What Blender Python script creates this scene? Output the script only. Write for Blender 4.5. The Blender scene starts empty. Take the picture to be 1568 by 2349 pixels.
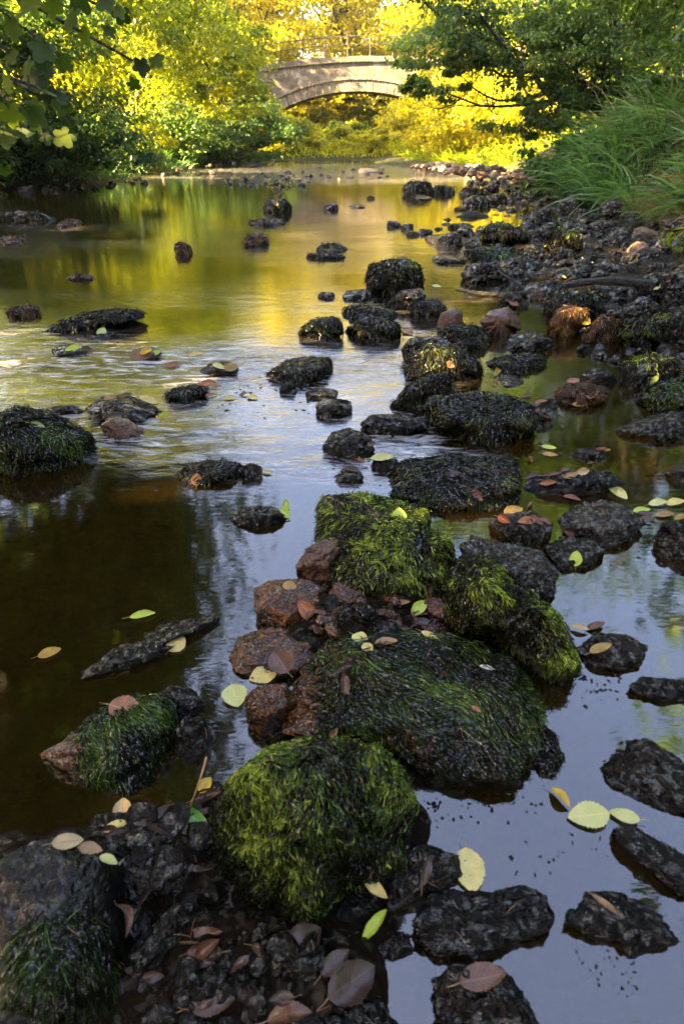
import bpy, bmesh, math, random
import numpy as np
from mathutils import Vector, Matrix
from mathutils.bvhtree import BVHTree

random.seed(7)
RS = np.random.RandomState(7)
R = math.radians
SC = bpy.context.scene
COL = SC.collection

# ------------------------------------------------------------------ camera
CAM_H, TILT, LENS = 1.0, R(32.5), 21.0
FPX = LENS / 36.0 * 2349.0
CX, CY = 784.0, 1174.5
EYE = np.array([0.0, 0.0, CAM_H])
FW = np.array([0, math.cos(TILT), -math.sin(TILT)])
UP = np.array([0, math.sin(TILT), math.cos(TILT)])
RT = np.array([1.0, 0, 0])

def ray(px, py):
    d = FPX * FW + (px - CX) * RT + (CY - py) * UP
    return d / np.linalg.norm(d)

def at(px, py, z=0.0):
    d = ray(px, py)
    return EYE + d * ((z - CAM_H) / d[2])

def project(P):
    q = P - EYE
    d = q @ FW
    return CX + FPX * (q @ RT) / d, CY - FPX * (q @ UP) / d, d

def pxsize(p):
    """metres per photo unit at a point"""
    return float((np.asarray(p) - EYE) @ FW) / FPX

# ------------------------------------------------------------------ noise
_perm = np.arange(256); np.random.RandomState(3).shuffle(_perm)
_perm = np.concatenate([_perm, _perm, _perm])
_val = np.random.RandomState(5).rand(256) * 2 - 1

def vnoise(P):
    P = np.asarray(P, dtype=float)
    i = np.floor(P).astype(int); f = P - i
    f = f * f * f * (f * (f * 6 - 15) + 10)
    i &= 255
    out = 0
    for dx in (0, 1):
        wx = f[:, 0] if dx else 1 - f[:, 0]
        for dy in (0, 1):
            wy = f[:, 1] if dy else 1 - f[:, 1]
            for dz in (0, 1):
                wz = f[:, 2] if dz else 1 - f[:, 2]
                h = _perm[_perm[_perm[(i[:, 0] + dx) & 255] + ((i[:, 1] + dy) & 255)] + ((i[:, 2] + dz) & 255)]
                out = out + wx * wy * wz * _val[h]
    return out

def fbm(P, octs=4, gain=0.5):
    s, a, t = 0, 1.0, 0
    P = np.asarray(P, dtype=float)
    for k in range(octs):
        s = s + a * vnoise(P * (2.03 ** k) + 17.3 * k)
        t += a; a *= gain
    return s / t

# ------------------------------------------------------------------ objects
def mesh_from(name, V, F, mats=(), smooth=True, fmat=None, attr=None, uv=None):
    """V (n,3); F (m,k) array, or list of arrays with different k"""
    me = bpy.data.meshes.new(name)
    Fs = F if isinstance(F, list) else [F]
    Fs = [np.asarray(f, dtype=np.int32) for f in Fs if len(f)]
    me.vertices.add(len(V)); me.vertices.foreach_set('co', np.asarray(V, dtype=np.float32).ravel())
    loops = np.concatenate([f.ravel() for f in Fs])
    me.loops.add(len(loops)); me.loops.foreach_set('vertex_index', loops)
    sizes = np.concatenate([np.full(len(f), f.shape[1], dtype=np.int32) for f in Fs])
    starts = np.concatenate([[0], np.cumsum(sizes)[:-1]]).astype(np.int32)
    me.polygons.add(len(sizes)); me.polygons.foreach_set('loop_start', starts)
    me.polygons.foreach_set('use_smooth', np.full(len(sizes), smooth))
    if fmat is not None: me.polygons.foreach_set('material_index', np.asarray(fmat, dtype=np.int32))
    for m in mats: me.materials.append(m)
    if attr is not None:
        a = me.attributes.new('tone', 'FLOAT', 'POINT'); a.data.foreach_set('value', np.asarray(attr, dtype=np.float32))
    if uv is not None:
        u = me.uv_layers.new(name='UVMap'); u.data.foreach_set('uv', np.asarray(uv, dtype=np.float32)[loops].ravel())
    me.update(calc_edges=True)
    return me

def link(name, me, parent=None, loc=None):
    o = bpy.data.objects.new(name, me); COL.objects.link(o)
    if parent is not None: o.parent = parent
    if loc is not None: o.location = loc
    return o

def tag(o, label=None, cat=None, group=None, kind=None):
    if label: o['label'] = label
    if cat: o['category'] = cat
    if group: o['group'] = group
    if kind: o['kind'] = kind
    return o

def empty(name, loc, label, cat, group=None):
    o = bpy.data.objects.new(name, None); COL.objects.link(o); o.location = loc
    o.empty_display_size = 0.1
    return tag(o, label, cat, group)

def tube(pts, radii, n=8):
    pts = np.asarray(pts, dtype=float); m = len(pts)
    T = np.gradient(pts, axis=0); T /= np.linalg.norm(T, axis=1)[:, None] + 1e-9
    ref = np.array([0.31, 0.2, 0.93])
    A = np.cross(T, ref); A /= np.linalg.norm(A, axis=1)[:, None] + 1e-9
    B = np.cross(T, A)
    th = np.linspace(0, 2 * np.pi, n, endpoint=False)
    r = np.asarray(radii)[:, None, None]
    V = pts[:, None, :] + r * (np.cos(th)[None, :, None] * A[:, None, :] + np.sin(th)[None, :, None] * B[:, None, :])
    V = V.reshape(-1, 3)
    i, j = np.meshgrid(np.arange(m - 1), np.arange(n), indexing='ij')
    a = i * n + j; b = i * n + (j + 1) % n
    F = np.stack([a, b, b + n, a + n], -1).reshape(-1, 4)
    return V, F

def merge(parts):
    Vs, Fs, o = [], [], 0
    for V, F in parts:
        Vs.append(V); Fs.append(F + o); o += len(V)
    return np.concatenate(Vs), np.concatenate(Fs)

def box(x0, x1, y0, y1, z0, z1):
    V = np.array([[x, y, z] for x in (x0, x1) for y in (y0, y1) for z in (z0, z1)], dtype=float)
    F = np.array([[0, 1, 3, 2], [4, 6, 7, 5], [0, 4, 5, 1], [2, 3, 7, 6], [0, 2, 6, 4], [1, 5, 7, 3]])
    return V, F

# ------------------------------------------------------------------ materials
class NT:
    def __init__(s, name):
        s.m = bpy.data.materials.new(name); s.m.use_nodes = True
        s.t = s.m.node_tree; s.t.nodes.clear()
        s.out = s.t.nodes.new('ShaderNodeOutputMaterial')
    def n(s, typ, **kw):
        x = s.t.nodes.new(typ)
        for k, v in kw.items():
            if k.startswith('_'): setattr(x, k[1:], v)
            else:
                key = int(k[1:]) if k[0] == 'i' and k[1:].isdigit() else k.replace('__', ' ')
                if hasattr(v, 'is_linked') or isinstance(v, bpy.types.NodeSocket): s.t.links.new(v, x.inputs[key])
                else: x.inputs[key].default_value = v
        return x
    def l(s, a, b): s.t.links.new(a, b)
    def noise(s, vec, scale, detail=4, rough=0.55, dist=0.0):
        x = s.n('ShaderNodeTexNoise', Scale=scale, Detail=detail, Roughness=rough, Distortion=dist)
        if vec is not None: s.l(vec, x.inputs['Vector'])
        return x.outputs['Fac']
    def ramp(s, fac, stops):
        x = s.n('ShaderNodeValToRGB'); s.l(fac, x.inputs[0])
        e = x.color_ramp.elements
        while len(e) < len(stops): e.new(0.5)
        for k, (p, c) in enumerate(stops):
            e[k].position = p
            e[k].color = (c if hasattr(c, '__len__') else (c, c, c)) + ((1,) if not hasattr(c, '__len__') or len(c) == 3 else ())
        return x.outputs['Color']
    def math(s, op, a, b=0.0, c=None):
        x = s.n('ShaderNodeMath', _operation=op)
        for k, v in enumerate((a, b, c)):
            if v is None: continue
            if isinstance(v, bpy.types.NodeSocket): s.l(v, x.inputs[k])
            else: x.inputs[k].default_value = v
        return x.outputs[0]
    def mix(s, fac, a, b):
        x = s.n('ShaderNodeMix', _data_type='RGBA')
        for k, v in ((0, fac), (6, a), (7, b)):
            if isinstance(v, bpy.types.NodeSocket): s.l(v, x.inputs[k])
            else: x.inputs[k].default_value = v if k == 0 else tuple(v) + (1,)
        return x.outputs[2]
    def bump(s, h, strength, dist=0.01, normal=None):
        x = s.n('ShaderNodeBump', Strength=strength, Distance=dist); s.l(h, x.inputs['Height'])
        if normal is not None: s.l(normal, x.inputs['Normal'])
        return x.outputs[0]
    def done(s, sh): s.l(sh, s.out.inputs[0]); return s.m

def rock_mat(name, c1, c2, rough=(0.18, 0.45), glint=None, bmp=0.6, scale=55, stain=None, spec=0.5, wet=0.0):
    t = NT(name)
    pos = t.n('ShaderNodeNewGeometry').outputs['Position']
    gen = t.n('ShaderNodeTexCoord').outputs['Generated']
    n1 = t.noise(pos, scale * .18, 5, .6); n2 = t.noise(pos, scale, 6, .7); n3 = t.noise(gen, 9, 6, .65)
    c = t.ramp(n1, [(0.35, c1), (0.65, c2)])
    if stain:
        c = t.mix(t.ramp(n3, [(0.5, 0.0), (0.62, 1.0)]), c, stain)
    if glint:
        c = t.mix(t.ramp(t.noise(pos, scale * 2.6, 2, .5), [(0.60, 0.0), (0.68, 1.0)]), c, glint)
    rg = t.math('MULTIPLY_ADD', n2, rough[1] - rough[0], rough[0] - 0.05)
    v = t.n('ShaderNodeTexVoronoi', Scale=scale * .8); t.l(pos, v.inputs['Vector'])
    h = t.math('ADD', t.math('MULTIPLY', n2, 1.0), t.math('MULTIPLY', n1, 1.6))
    h = t.math('ADD', h, t.math('MULTIPLY', v.outputs['Distance'], 0.5))
    h = t.math('ADD', h, t.math('MULTIPLY', n3, 1.0))
    v2 = t.n('ShaderNodeTexVoronoi', Scale=scale * 2.6, _feature='SMOOTH_F1'); t.l(pos, v2.inputs['Vector'])
    b1 = t.bump(h, bmp, 0.03)
    fine = t.math('ADD', v2.outputs['Distance'], t.noise(pos, scale * 4.0, 3, .6))
    if wet:
        v3 = t.n('ShaderNodeTexVoronoi', Scale=wet, _feature='SMOOTH_F1'); t.l(pos, v3.inputs['Vector'])
        pit = t.math('ADD', t.math('MULTIPLY', v3.outputs['Distance'], 1.0), t.math('MULTIPLY', t.noise(pos, wet * .55, 2, .5, .4), 1.6))
        b = t.bump(pit, 1.0, (1.7 if name not in ('brown_wet_rock', 'smooth_shaded_slab') else .45) / wet, b1)
    else: b = t.bump(fine, min(1.0, bmp * 1.1), .45 / scale, b1)
    p = t.n('ShaderNodeBsdfPrincipled'); t.l(c, p.inputs['Base Color']); t.l(rg, p.inputs['Roughness']); t.l(b, p.inputs['Normal'])
    p.inputs['Specular IOR Level'].default_value = spec
    if wet:
        t.l(t.ramp(t.noise(pos, wet * .45, 3, .6), [(.50, 0.0), (.60, 1.0)]), p.inputs['Coat Weight']); p.inputs['Coat IOR'].default_value = 1.8 if wet != 160.0 and wet != 140.0 else 1.4; p.inputs['Specular IOR Level'].default_value = spec * .45; p.inputs['Coat Roughness'].default_value = .05; t.l(b, p.inputs['Coat Normal'])
    return t.done(p.outputs[0])

def tone_mat(name, stops, rough=0.5, transl=0.0, spec=0.3, noise=None):
    """colour picked by the per-strand tone attribute"""
    t = NT(name)
    a = t.n('ShaderNodeAttribute', _attribute_name='tone').outputs['Fac']
    c = t.ramp(a, stops)
    p = t.n('ShaderNodeBsdfPrincipled', Roughness=rough); t.l(c, p.inputs['Base Color'])
    t.l(t.ramp(t.noise(t.n('ShaderNodeNewGeometry').outputs['Position'], 170, 2, .5), [(.50, .12 * spec), (.62, min(1.0, 1.7 * spec))]), p.inputs['Specular IOR Level'])
    if transl:
        tr = t.n('ShaderNodeBsdfTranslucent')
        g = t.n('ShaderNodeMix', _data_type='RGBA', _blend_type='MULTIPLY'); g.inputs[0].default_value = 1
        t.l(c, g.inputs[6]); g.inputs[7].default_value = (2.2, 2.0, .55, 1)
        t.l(g.outputs[2], tr.inputs[0])
        mx = t.n('ShaderNodeMixShader'); mx.inputs[0].default_value = transl
        t.l(p.outputs[0], mx.inputs[1]); t.l(tr.outputs[0], mx.inputs[2])
        return t.done(mx.outputs[0])
    return t.done(p.outputs[0])

M = {}
for sfx, wt in (('', 135.0), ('_far', 42.0)): M['black' + sfx] = rock_mat('wet_black_rock', (.004, .0035, .003), (.011, .008, .006), (.12, .26), bmp=.8, spec=.6, wet=wt)
for sfx, wt in (('', 115.0), ('_far', 38.0)): M['dark' + sfx] = rock_mat('wet_dark_rock', (.007, .006, .005), (.020, .015, .011), (.16, .34), bmp=.7, stain=(.018, .010, .005), spec=.55, wet=wt)
for sfx, wt in (('', 120.0), ('_far', 40.0)): M['grey' + sfx] = rock_mat('grey_rock', (.018, .016, .015), (.046, .041, .037), (.2, .4), bmp=.6, stain=(.02, .014, .009), spec=.55, wet=wt)
M['brown'] = rock_mat('brown_wet_rock', (.010, .006, .004), (.085, .030, .010), (.10, .26), glint=(.22, .085, .028), bmp=.15, scale=70, stain=(.012, .010, .009), spec=.6, wet=160.0)  # orange specks paint the glints of golden trees on wet brown rock
M['mossrock'] = rock_mat('moss_stained_rock', (.008, .007, .005), (.024, .02, .014), (.3, .6), bmp=.9, scale=60, stain=(.05, .062, .012), spec=.3)
M['slab'] = rock_mat('smooth_shaded_slab', (.002, .002, .002), (.009, .007, .006), (.2, .4), bmp=.3, scale=40, spec=.5, wet=140.0)  # canopy shade over this slab is put into its near-black colour
M['orange'] = rock_mat('orange_rock', (.12, .04, .015), (.3, .13, .05), (.3, .6), bmp=.5, scale=40)
M['smooth'] = rock_mat('smooth_brown_rock', (.04, .017, .009), (.12, .05, .025), (.18, .36), bmp=.25, scale=18, stain=(.05, .03, .025))
M['pale'] = rock_mat('pale_cobble', (.16, .12, .08), (.34, .26, .18), (.5, .8), bmp=.5, scale=14)
M['cobble'] = rock_mat('brown_cobble', (.08, .055, .035), (.2, .14, .09), (.45, .8), bmp=.6, scale=14)
M['moss'] = tone_mat('bright_moss', [(0.0, (.004, .004, .002)), (0.42, (.012, .014, .004)), (0.68, (.06, .085, .008)), (.86, (.16, .215, .022)), (1.0, (.33, .41, .05))], .42, .2, .35)
M['weed'] = tone_mat('river_weed', [(0.0, (.004, .004, .003)), (0.5, (.010, .011, .004)), (0.72, (.022, .045, .006)), (.88, (.055, .10, .012)), (1.0, (.15, .22, .03))], .24, .12, .65)
M['darkweed'] = tone_mat('dark_river_weed', [(0.0, (.004, .0035, .003)), (0.6, (.014, .012, .007)), (0.82, (.035, .042, .012)), (1.0, (.10, .13, .025))], .24, .0, .65)
M['brownweed'] = tone_mat('brown_river_weed', [(0.0, (.02, .01, .006)), (0.6, (.1, .045, .015)), (0.85, (.2, .1, .03)), (1.0, (.1, .14, .02))], .3, .0, .55)

# ------------------------------------------------------------------ rock shapes
_ico = {}
def ico(l):
    if l not in _ico:
        bm = bmesh.new(); bmesh.ops.create_icosphere(bm, subdivisions=l, radius=1.0)
        bm.verts.ensure_lookup_table()
        V = np.array([v.co[:] for v in bm.verts]); F = np.array([[v.index for v in f.verts] for f in bm.faces])
        bm.free(); _ico[l] = (V, F)
    return _ico[l]

def rock_shape(seed, lvl=4, boxy=2.6, rough=1.0, cuts=6):
    rs = np.random.RandomState(seed)
    V, F = ico(lvl); P = V.copy()
    nrm = (np.abs(P) ** boxy).sum(1) ** (1.0 / boxy)
    P = P / nrm[:, None]
    off = rs.rand(3) * 50
    P = P * (1 + 0.26 * rough * fbm(V * 1.3 + off, 2))[:, None]
    for k in range(cuts):
        n = rs.randn(3); n[2] = abs(n[2]) * .7; n /= np.linalg.norm(n)
        d = (P @ n).max() * rs.uniform(.72, .92)
        e = np.maximum(0, P @ n - d)
        P = P - (e * 0.85)[:, None] * n
    P = P * (1 + 0.10 * rough * fbm(P * 3.2 + off, 3) - 0.05 * rough * np.abs(fbm(P * 7 + off, 3)))[:, None]
    if lvl >= 5: P = P * (1 + 0.035 * rough * fbm(P * 16 + off, 3) - .018 * rough * np.abs(fbm(P * 34 + off, 2)))[:, None]
    return P, F

def poly_radius(poly, c, th):
    out = np.zeros(len(th)); poly = np.asarray(poly, dtype=float)
    A = poly; B = np.roll(poly, -1, axis=0)
    for k, a in enumerate(th):
        d = np.array([math.cos(a), math.sin(a)]); best = 0
        for p, q in zip(A, B):
            e = q - p; den = d[0] * e[1] - d[1] * e[0]
            if abs(den) < 1e-9: continue
            w = p - c
            t = (w[0] * e[1] - w[1] * e[0]) / den; s = (w[0] * d[1] - w[1] * d[0]) / den
            if t > best and -1e-6 <= s <= 1 + 1e-6: best = t
        out[k] = best
    bad = out <= 0
    if bad.any(): out[bad] = out[~bad].mean()
    return out

def fit_rock(shape, poly=None, bbox=None, depth=0.8, yaw=0.0, cz=0.15, flat=None, zbase=0.0):
    if poly is not None:
        pp = np.asarray(poly, dtype=float); x0, y0 = pp.min(0); x1, y1 = pp.max(0)
    else: x0, y0, x1, y1 = bbox
    P0, F = shape
    ca, sa = math.cos(yaw), math.sin(yaw)
    g = at((x0 + x1) / 2, y1, zbase); s = pxsize(g)
    sx = (x1 - x0) * s / 2; sy = sx * depth
    dep = math.atan2(CAM_H, g[1])
    sz = max(0.25 * sx, ((y1 - y0) * s - 2 * sy * math.sin(dep) * .8) / max(.25, math.cos(dep)))
    if flat: sz = flat * sx
    c = g + np.array([0, sy * .9, 0])
    Pr = P0.copy(); Pr[:, 0], Pr[:, 1] = P0[:, 0] * ca - P0[:, 1] * sa, P0[:, 0] * sa + P0[:, 1] * ca
    for it in range(9):
        Q = Pr * np.array([sx, sy, sz]) + c + np.array([0, 0, cz * sz])
        m = Q[:, 2] > zbase
        u, v, d = project(Q[m])
        w = (x1 - x0) / (u.max() - u.min()); sx *= w ** .9; 
        hr = (y1 - y0) / (v.max() - v.min())
        if flat: sy *= min(1.4, max(.7, hr ** .9)); sz = flat * sx
        else:
            nz = sz * min(1.5, max(.6, hr ** 1.2))
            sz = min(max(nz, .3 * sx), 1.5 * sx)
            k = (y1 - y0) / (v.max() - v.min())
            sy = min(max(sy * (w ** .6) * (k ** .5), .4 * sx), 1.6 * sx)
        du = (x0 + x1) / 2 - (u.max() + u.min()) / 2
        g1 = at((x0 + x1) / 2, y1, zbase); g0 = at((x0 + x1) / 2, min(2900, v.max()), zbase)
        c = c + np.array([du * pxsize(c), (g1 - g0)[1] * .9, 0])
    Q = Pr * np.array([sx, sy, sz]) + c + np.array([0, 0, cz * sz])
    if poly is not None:
        th = np.linspace(-np.pi, np.pi, 73)[:-1]
        cen = np.array([(x0 + x1) / 2, (y0 + y1) / 2])
        cen = .5 * cen + .5 * pp.mean(0)
        tgt = poly_radius(pp, cen, th)
        for it in range(5):
            u, v, d = project(Q)
            du, dv = u - cen[0], v - cen[1]
            a = np.arctan2(dv, du); r = np.hypot(du, dv)
            m = Q[:, 2] > zbase - .002
            b = ((a + np.pi) / (2 * np.pi) * 72 + .5).astype(int) % 72
            cur = np.zeros(72); np.maximum.at(cur, b[m], r[m])
            for k in range(72):
                if cur[k] <= 0: cur[k] = max(cur[k - 1], 1)
            s = np.clip(tgt / cur, .6, 1.7)
            s = (np.roll(s, 1) + 2 * s + np.roll(s, -1)) / 4
            f = (a + np.pi) / (2 * np.pi) * 72; k0 = np.floor(f).astype(int) % 72; fr = f - np.floor(f)
            ss = s[k0] * (1 - fr) + s[(k0 + 1) % 72] * fr
            ss = 1 + (ss - 1) * np.clip(r / (cur[b] * .5), 0, 1)
            nu, nv = cen[0] + du * ss, cen[1] + dv * ss
            # keep depth in the upper half, keep height in the lower half
            dirs = FPX * FW[None] + (nu - CX)[:, None] * RT + (CY - nv)[:, None] * UP
            Qd = EYE + dirs / FPX * d[:, None]
            ok = dirs[:, 2] < -1e-3
            tz = np.where(ok, (Q[:, 2] - CAM_H) / np.where(ok, dirs[:, 2], -1), 0)
            Qz = EYE + dirs * tz[:, None]
            wgt = np.clip(.5 + dv / (0.35 * (y1 - y0)), 0, 1) * ok
            low = Q[:, 2] < zbase
            wgt = np.where(low & ok, 1.0, wgt)
            Qn = Qd * (1 - wgt[:, None]) + Qz * wgt[:, None]
            far = np.linalg.norm(Qn - Q, axis=1) > 1.2 * sx
            Qn[far] = Q[far]
            Q = Qn
    return Q, F

def vnormals(V, F):
    n = np.cross(V[F[:, 1]] - V[F[:, 0]], V[F[:, 2]] - V[F[:, 0]])
    N = np.zeros_like(V)
    for k in range(3): np.add.at(N, F[:, k], n)
    return N / (np.linalg.norm(N, axis=1)[:, None] + 1e-12)

def sample_surface(V, F, n, rs, pred=None):
    a, b, c = V[F[:, 0]], V[F[:, 1]], V[F[:, 2]]
    cr = np.cross(b - a, c - a); ar = np.linalg.norm(cr, axis=1)
    fn = cr / (ar[:, None] + 1e-12)
    w = ar.copy()
    if pred is not None: w = w * pred((a + b + c) / 3, fn)
    if w.sum() <= 0: return np.zeros((0, 3)), np.zeros((0, 3))
    i = rs.choice(len(F), n, p=w / w.sum())
    r1 = np.sqrt(rs.rand(n))[:, None]; r2 = rs.rand(n)[:, None]
    return a[i] * (1 - r1) + b[i] * r1 * (1 - r2) + c[i] * r1 * r2, fn[i]

def ribbons(rows, width, side):
    """rows: list of (n,3) centre lines; width list of (n,) ; side (n,3)"""
    k = len(rows); n = len(rows[0])
    V = np.zeros((n, k, 2, 3))
    for j in range(k):
        V[:, j, 0] = rows[j] - side * width[j][:, None]; V[:, j, 1] = rows[j] + side * width[j][:, None]
    base = (np.arange(n) * k * 2)[:, None]
    F = np.concatenate([base + np.array([[2 * j, 2 * j + 1, 2 * j + 3, 2 * j + 2]]) for j in range(k - 1)])
    return V.reshape(-1, 3), F

def sstep_(a, b, x):
    t = np.clip((x - a) / (b - a), 0, 1); return t * t

def unit(a): return a / (np.linalg.norm(a, axis=-1, keepdims=True) + 1e-12)

def strands(V, F, bvh, n, L, W, rs, kind, zmin, segs=3, hug=True, patch=6.0, bright=0.5, flow=None, flank=False, bare=None, only=None):
    """draped weed (kind w/d) or short sprigs (kind m) growing on a rock"""
    size = np.ptp(V, axis=0).max()
    z0, z1 = max(zmin, V[:, 2].min()), V[:, 2].max()
    if kind == 'm':
        pred = lambda c, fn: (c[:, 2] > zmin) * np.clip((fn[:, 2] * .9 + .05 + 1.5 * fbm(c * patch * 1.3 / size + 3, 3)) * 1.3, 0.01, 1) ** 1.3
    else:
        pred = lambda c, fn: (c[:, 2] > zmin - .01) * (np.clip(1.15 - fn[:, 2] * 1.3 + .6 * fbm(c * patch / size, 2), .04, 1) if flank else np.clip((.2 if kind == 'd' else .35) + fn[:, 2] * .5 + (1.0 if kind == 'd' else .5) * fbm(c * patch / size, 2), .03, 1))
    if bare is not None:
        p0_ = pred; pred = lambda c, fn: p0_(c, fn) * (sstep_(bare, bare + 70, project(c)[0] + 60 * fbm(c * 12, 2)))
    if only is not None:
        p1_ = pred
        def pred(c, fn):
            u, v, _ = project(c); return p1_(c, fn) * ((((u - only[0]) / only[2]) ** 2 + ((v - only[1]) / only[3]) ** 2 + .5 * fbm(c * 14, 2)) < 1)
    P, N = sample_surface(V, F, n, rs, pred)
    down = np.array([0, 0, -1.0])
    T = unit(down - (N @ down)[:, None] * N + N * .02)
    flat = np.clip(N[:, 2], 0, 1)[:, None]
    cen = V.mean(0)
    outw = P - cen; outw[:, 2] = 0; outw = unit(outw)
    if kind == 'm':
        swirl = np.stack([fbm(P * 9 / size + 1, 2), fbm(P * 9 / size + 40, 2), fbm(P * 9 / size + 80, 2)], 1)
        D = unit(T * 1.0 + (outw if flow is None else np.asarray(flow)) * .6 + swirl * 1.4 + rs.randn(n, 3) * .5 + N * .1)
    else:
        swirl = np.stack([fbm(P * 6 / size + 1, 2), fbm(P * 6 / size + 40, 2), 0 * P[:, 0]], 1)
        D = unit(T * (1 - flat * .6) + (outw * .35 if flow is None else np.asarray(flow) * 1.1) * flat + swirl * 1.5 * (flat + .2) + rs.randn(n, 3) * .24)
        D = unit(D - np.sum(D * N, 1, keepdims=True) * N * .9)
    Ls = L * rs.uniform(.5, 1.3, n); step = (Ls / segs)[:, None]
    rows = [P + N * W * .5]; cur = P.copy(); d = D; nn = N
    lift = (rs.uniform(.15, 1.5, n) + 2.5 * (rs.rand(n) < .08))[:, None] * W
    for j in range(segs):
        cur = cur + d * step
        if hug:
            nc = np.empty_like(cur); n2 = np.empty_like(cur)
            for q in range(n):
                h = bvh.find_nearest(Vector(cur[q]))
                if h[0] is None: nc[q] = cur[q]; n2[q] = nn[q]
                else: nc[q] = h[0][:]; n2[q] = h[1][:]
            below = (cur[:, 2] < zmin + .01)[:, None]
            hang = (np.linalg.norm(nc - cur, axis=1, keepdims=True) > L * .9) | below
            d = np.where(below, unit(d * .3 + down), d)
            cur = np.where(hang, cur, nc + n2 * lift); nn = np.where(hang, nn, n2)
            d = unit(d - (np.sum(d * nn, 1, keepdims=True)) * nn * .8 + down * .45 * (1 - np.clip(nn[:, 2:3], 0, 1) * .6))
        else:
            d = unit(d + down * (.30 if kind != 'm' else .12) + rs.randn(n, 3) * .12)
        cur = cur.copy(); cur[:, 2] = np.maximum(cur[:, 2], zmin - .006); rows.append(cur.copy())
    side = unit(np.cross(D, N) + rs.randn(n, 3) * .75)
    ww = W * rs.uniform(.6, 1.3, n)
    prof = [.6, 1.0, .8, .12] if segs == 3 else [.7, 1.0, .12]
    VV, FF = ribbons(rows, [ww * .5 * p for p in prof], side)
    patchv = fbm(P * patch / size + 9, 3)
    hgt = np.clip((P[:, 2] - z0) / (z1 - z0 + 1e-6), 0, 1)
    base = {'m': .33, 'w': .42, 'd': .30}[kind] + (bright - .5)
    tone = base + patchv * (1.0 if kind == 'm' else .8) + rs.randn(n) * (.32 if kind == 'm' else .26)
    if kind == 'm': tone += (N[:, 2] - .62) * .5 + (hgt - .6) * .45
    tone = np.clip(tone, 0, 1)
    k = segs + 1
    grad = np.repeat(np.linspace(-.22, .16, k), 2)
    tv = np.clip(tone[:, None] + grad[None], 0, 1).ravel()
    return VV, FF, tv

BVHS = []     # (bvh, object) of what a leaf can lie on
ROCK_AREA = []
TOTAL = [0, 0]

def make_rock(name, label, group, poly=None, bbox=None, mat='black', seed=0, lvl=None, boxy=2.6, depth=.8, yaw=0.0, cz=.15,
              grow=(), flat=None, rough=1.0, cuts=6, cat='rock', zbase=0.0, bright=.5, patch=6.0, wl=1.0, dens=1.0, flow=None, bare=None, mdens=.65, only=None):
    if poly is not None:
        pp = np.asarray(poly); x0, y0 = pp.min(0); x1, y1 = pp.max(0)
    else: x0, y0, x1, y1 = bbox
    wpx = x1 - x0
    if flat is None and (y1 - y0) < .36 * wpx: flat = .26 if (y1 - y0) > .24 * wpx else .19
    if lvl is None: lvl = 6 if wpx > 260 or (wpx > 95 and y1 > 1130) else 5 if wpx > 80 else 4
    sh = rock_shape(seed, lvl, boxy, rough, cuts)
    V, F = fit_rock(sh, poly, bbox, depth, yaw, cz, flat, zbase)
    if y1 > 1000 and wpx > 60:
        Nv = vnormals(V, F); a_ = .4 if rough < .7 else 1.0
        if mat in ('brown', 'slab'): a_ = .15
        V = V + Nv * (a_ * (.0035 * fbm(V * 65 + seed, 2) - .0035 * np.abs(fbm(V * 120 + seed, 2))))[:, None]
    c = np.array([V[:, 0].mean(), V[:, 1].mean(), 0.0])
    me = mesh_from(name, V - c, F, [M[mat + '_far' if y1 < 1000 and mat + '_far' in M else mat]])
    o = link(name, me, loc=tuple(c)); tag(o, label, cat, group)
    bvh = BVHTree.FromPolygons(V.tolist(), F.tolist()); BVHS.append((bvh, o))
    ROCK_AREA.append(((x0 + x1) / 2, (y0 + y1) / 2, (x1 - x0) / 2, (y1 - y0) / 2))
    px = pxsize(V.mean(0))
    rs = np.random.RandomState(seed + 100)
    area = (x1 - x0) * (y1 - y0)
    for kind, mk, pname in [({'m': ('m', 'moss', 'moss'), 'w': ('w', 'weed', 'weed'), 'd': ('d', 'darkweed', 'weed'), 'b': ('d', 'brownweed', 'weed')}[g]) for g in grow]:
        if kind == 'm': n = int(area * .26 * dens * mdens) + 100; L = 18 * px * wl; W = max(2.6 * px, .0011)
        else: n = int(area * .24 * dens) + 120; L = 30 * px * wl; W = max(2.1 * px, .001)
        if y1 < 1000:
            n = int(n * 1.3); L *= .55; W *= .85
        L = min(L, .22 * wpx * px, .45 * (y1 - y0) * px)
        n = min(n, 22000)
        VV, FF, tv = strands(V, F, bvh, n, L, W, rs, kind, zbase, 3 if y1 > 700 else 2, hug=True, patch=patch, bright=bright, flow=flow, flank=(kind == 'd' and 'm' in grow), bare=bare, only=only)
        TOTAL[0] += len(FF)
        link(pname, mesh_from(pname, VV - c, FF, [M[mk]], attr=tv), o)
    return o
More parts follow.
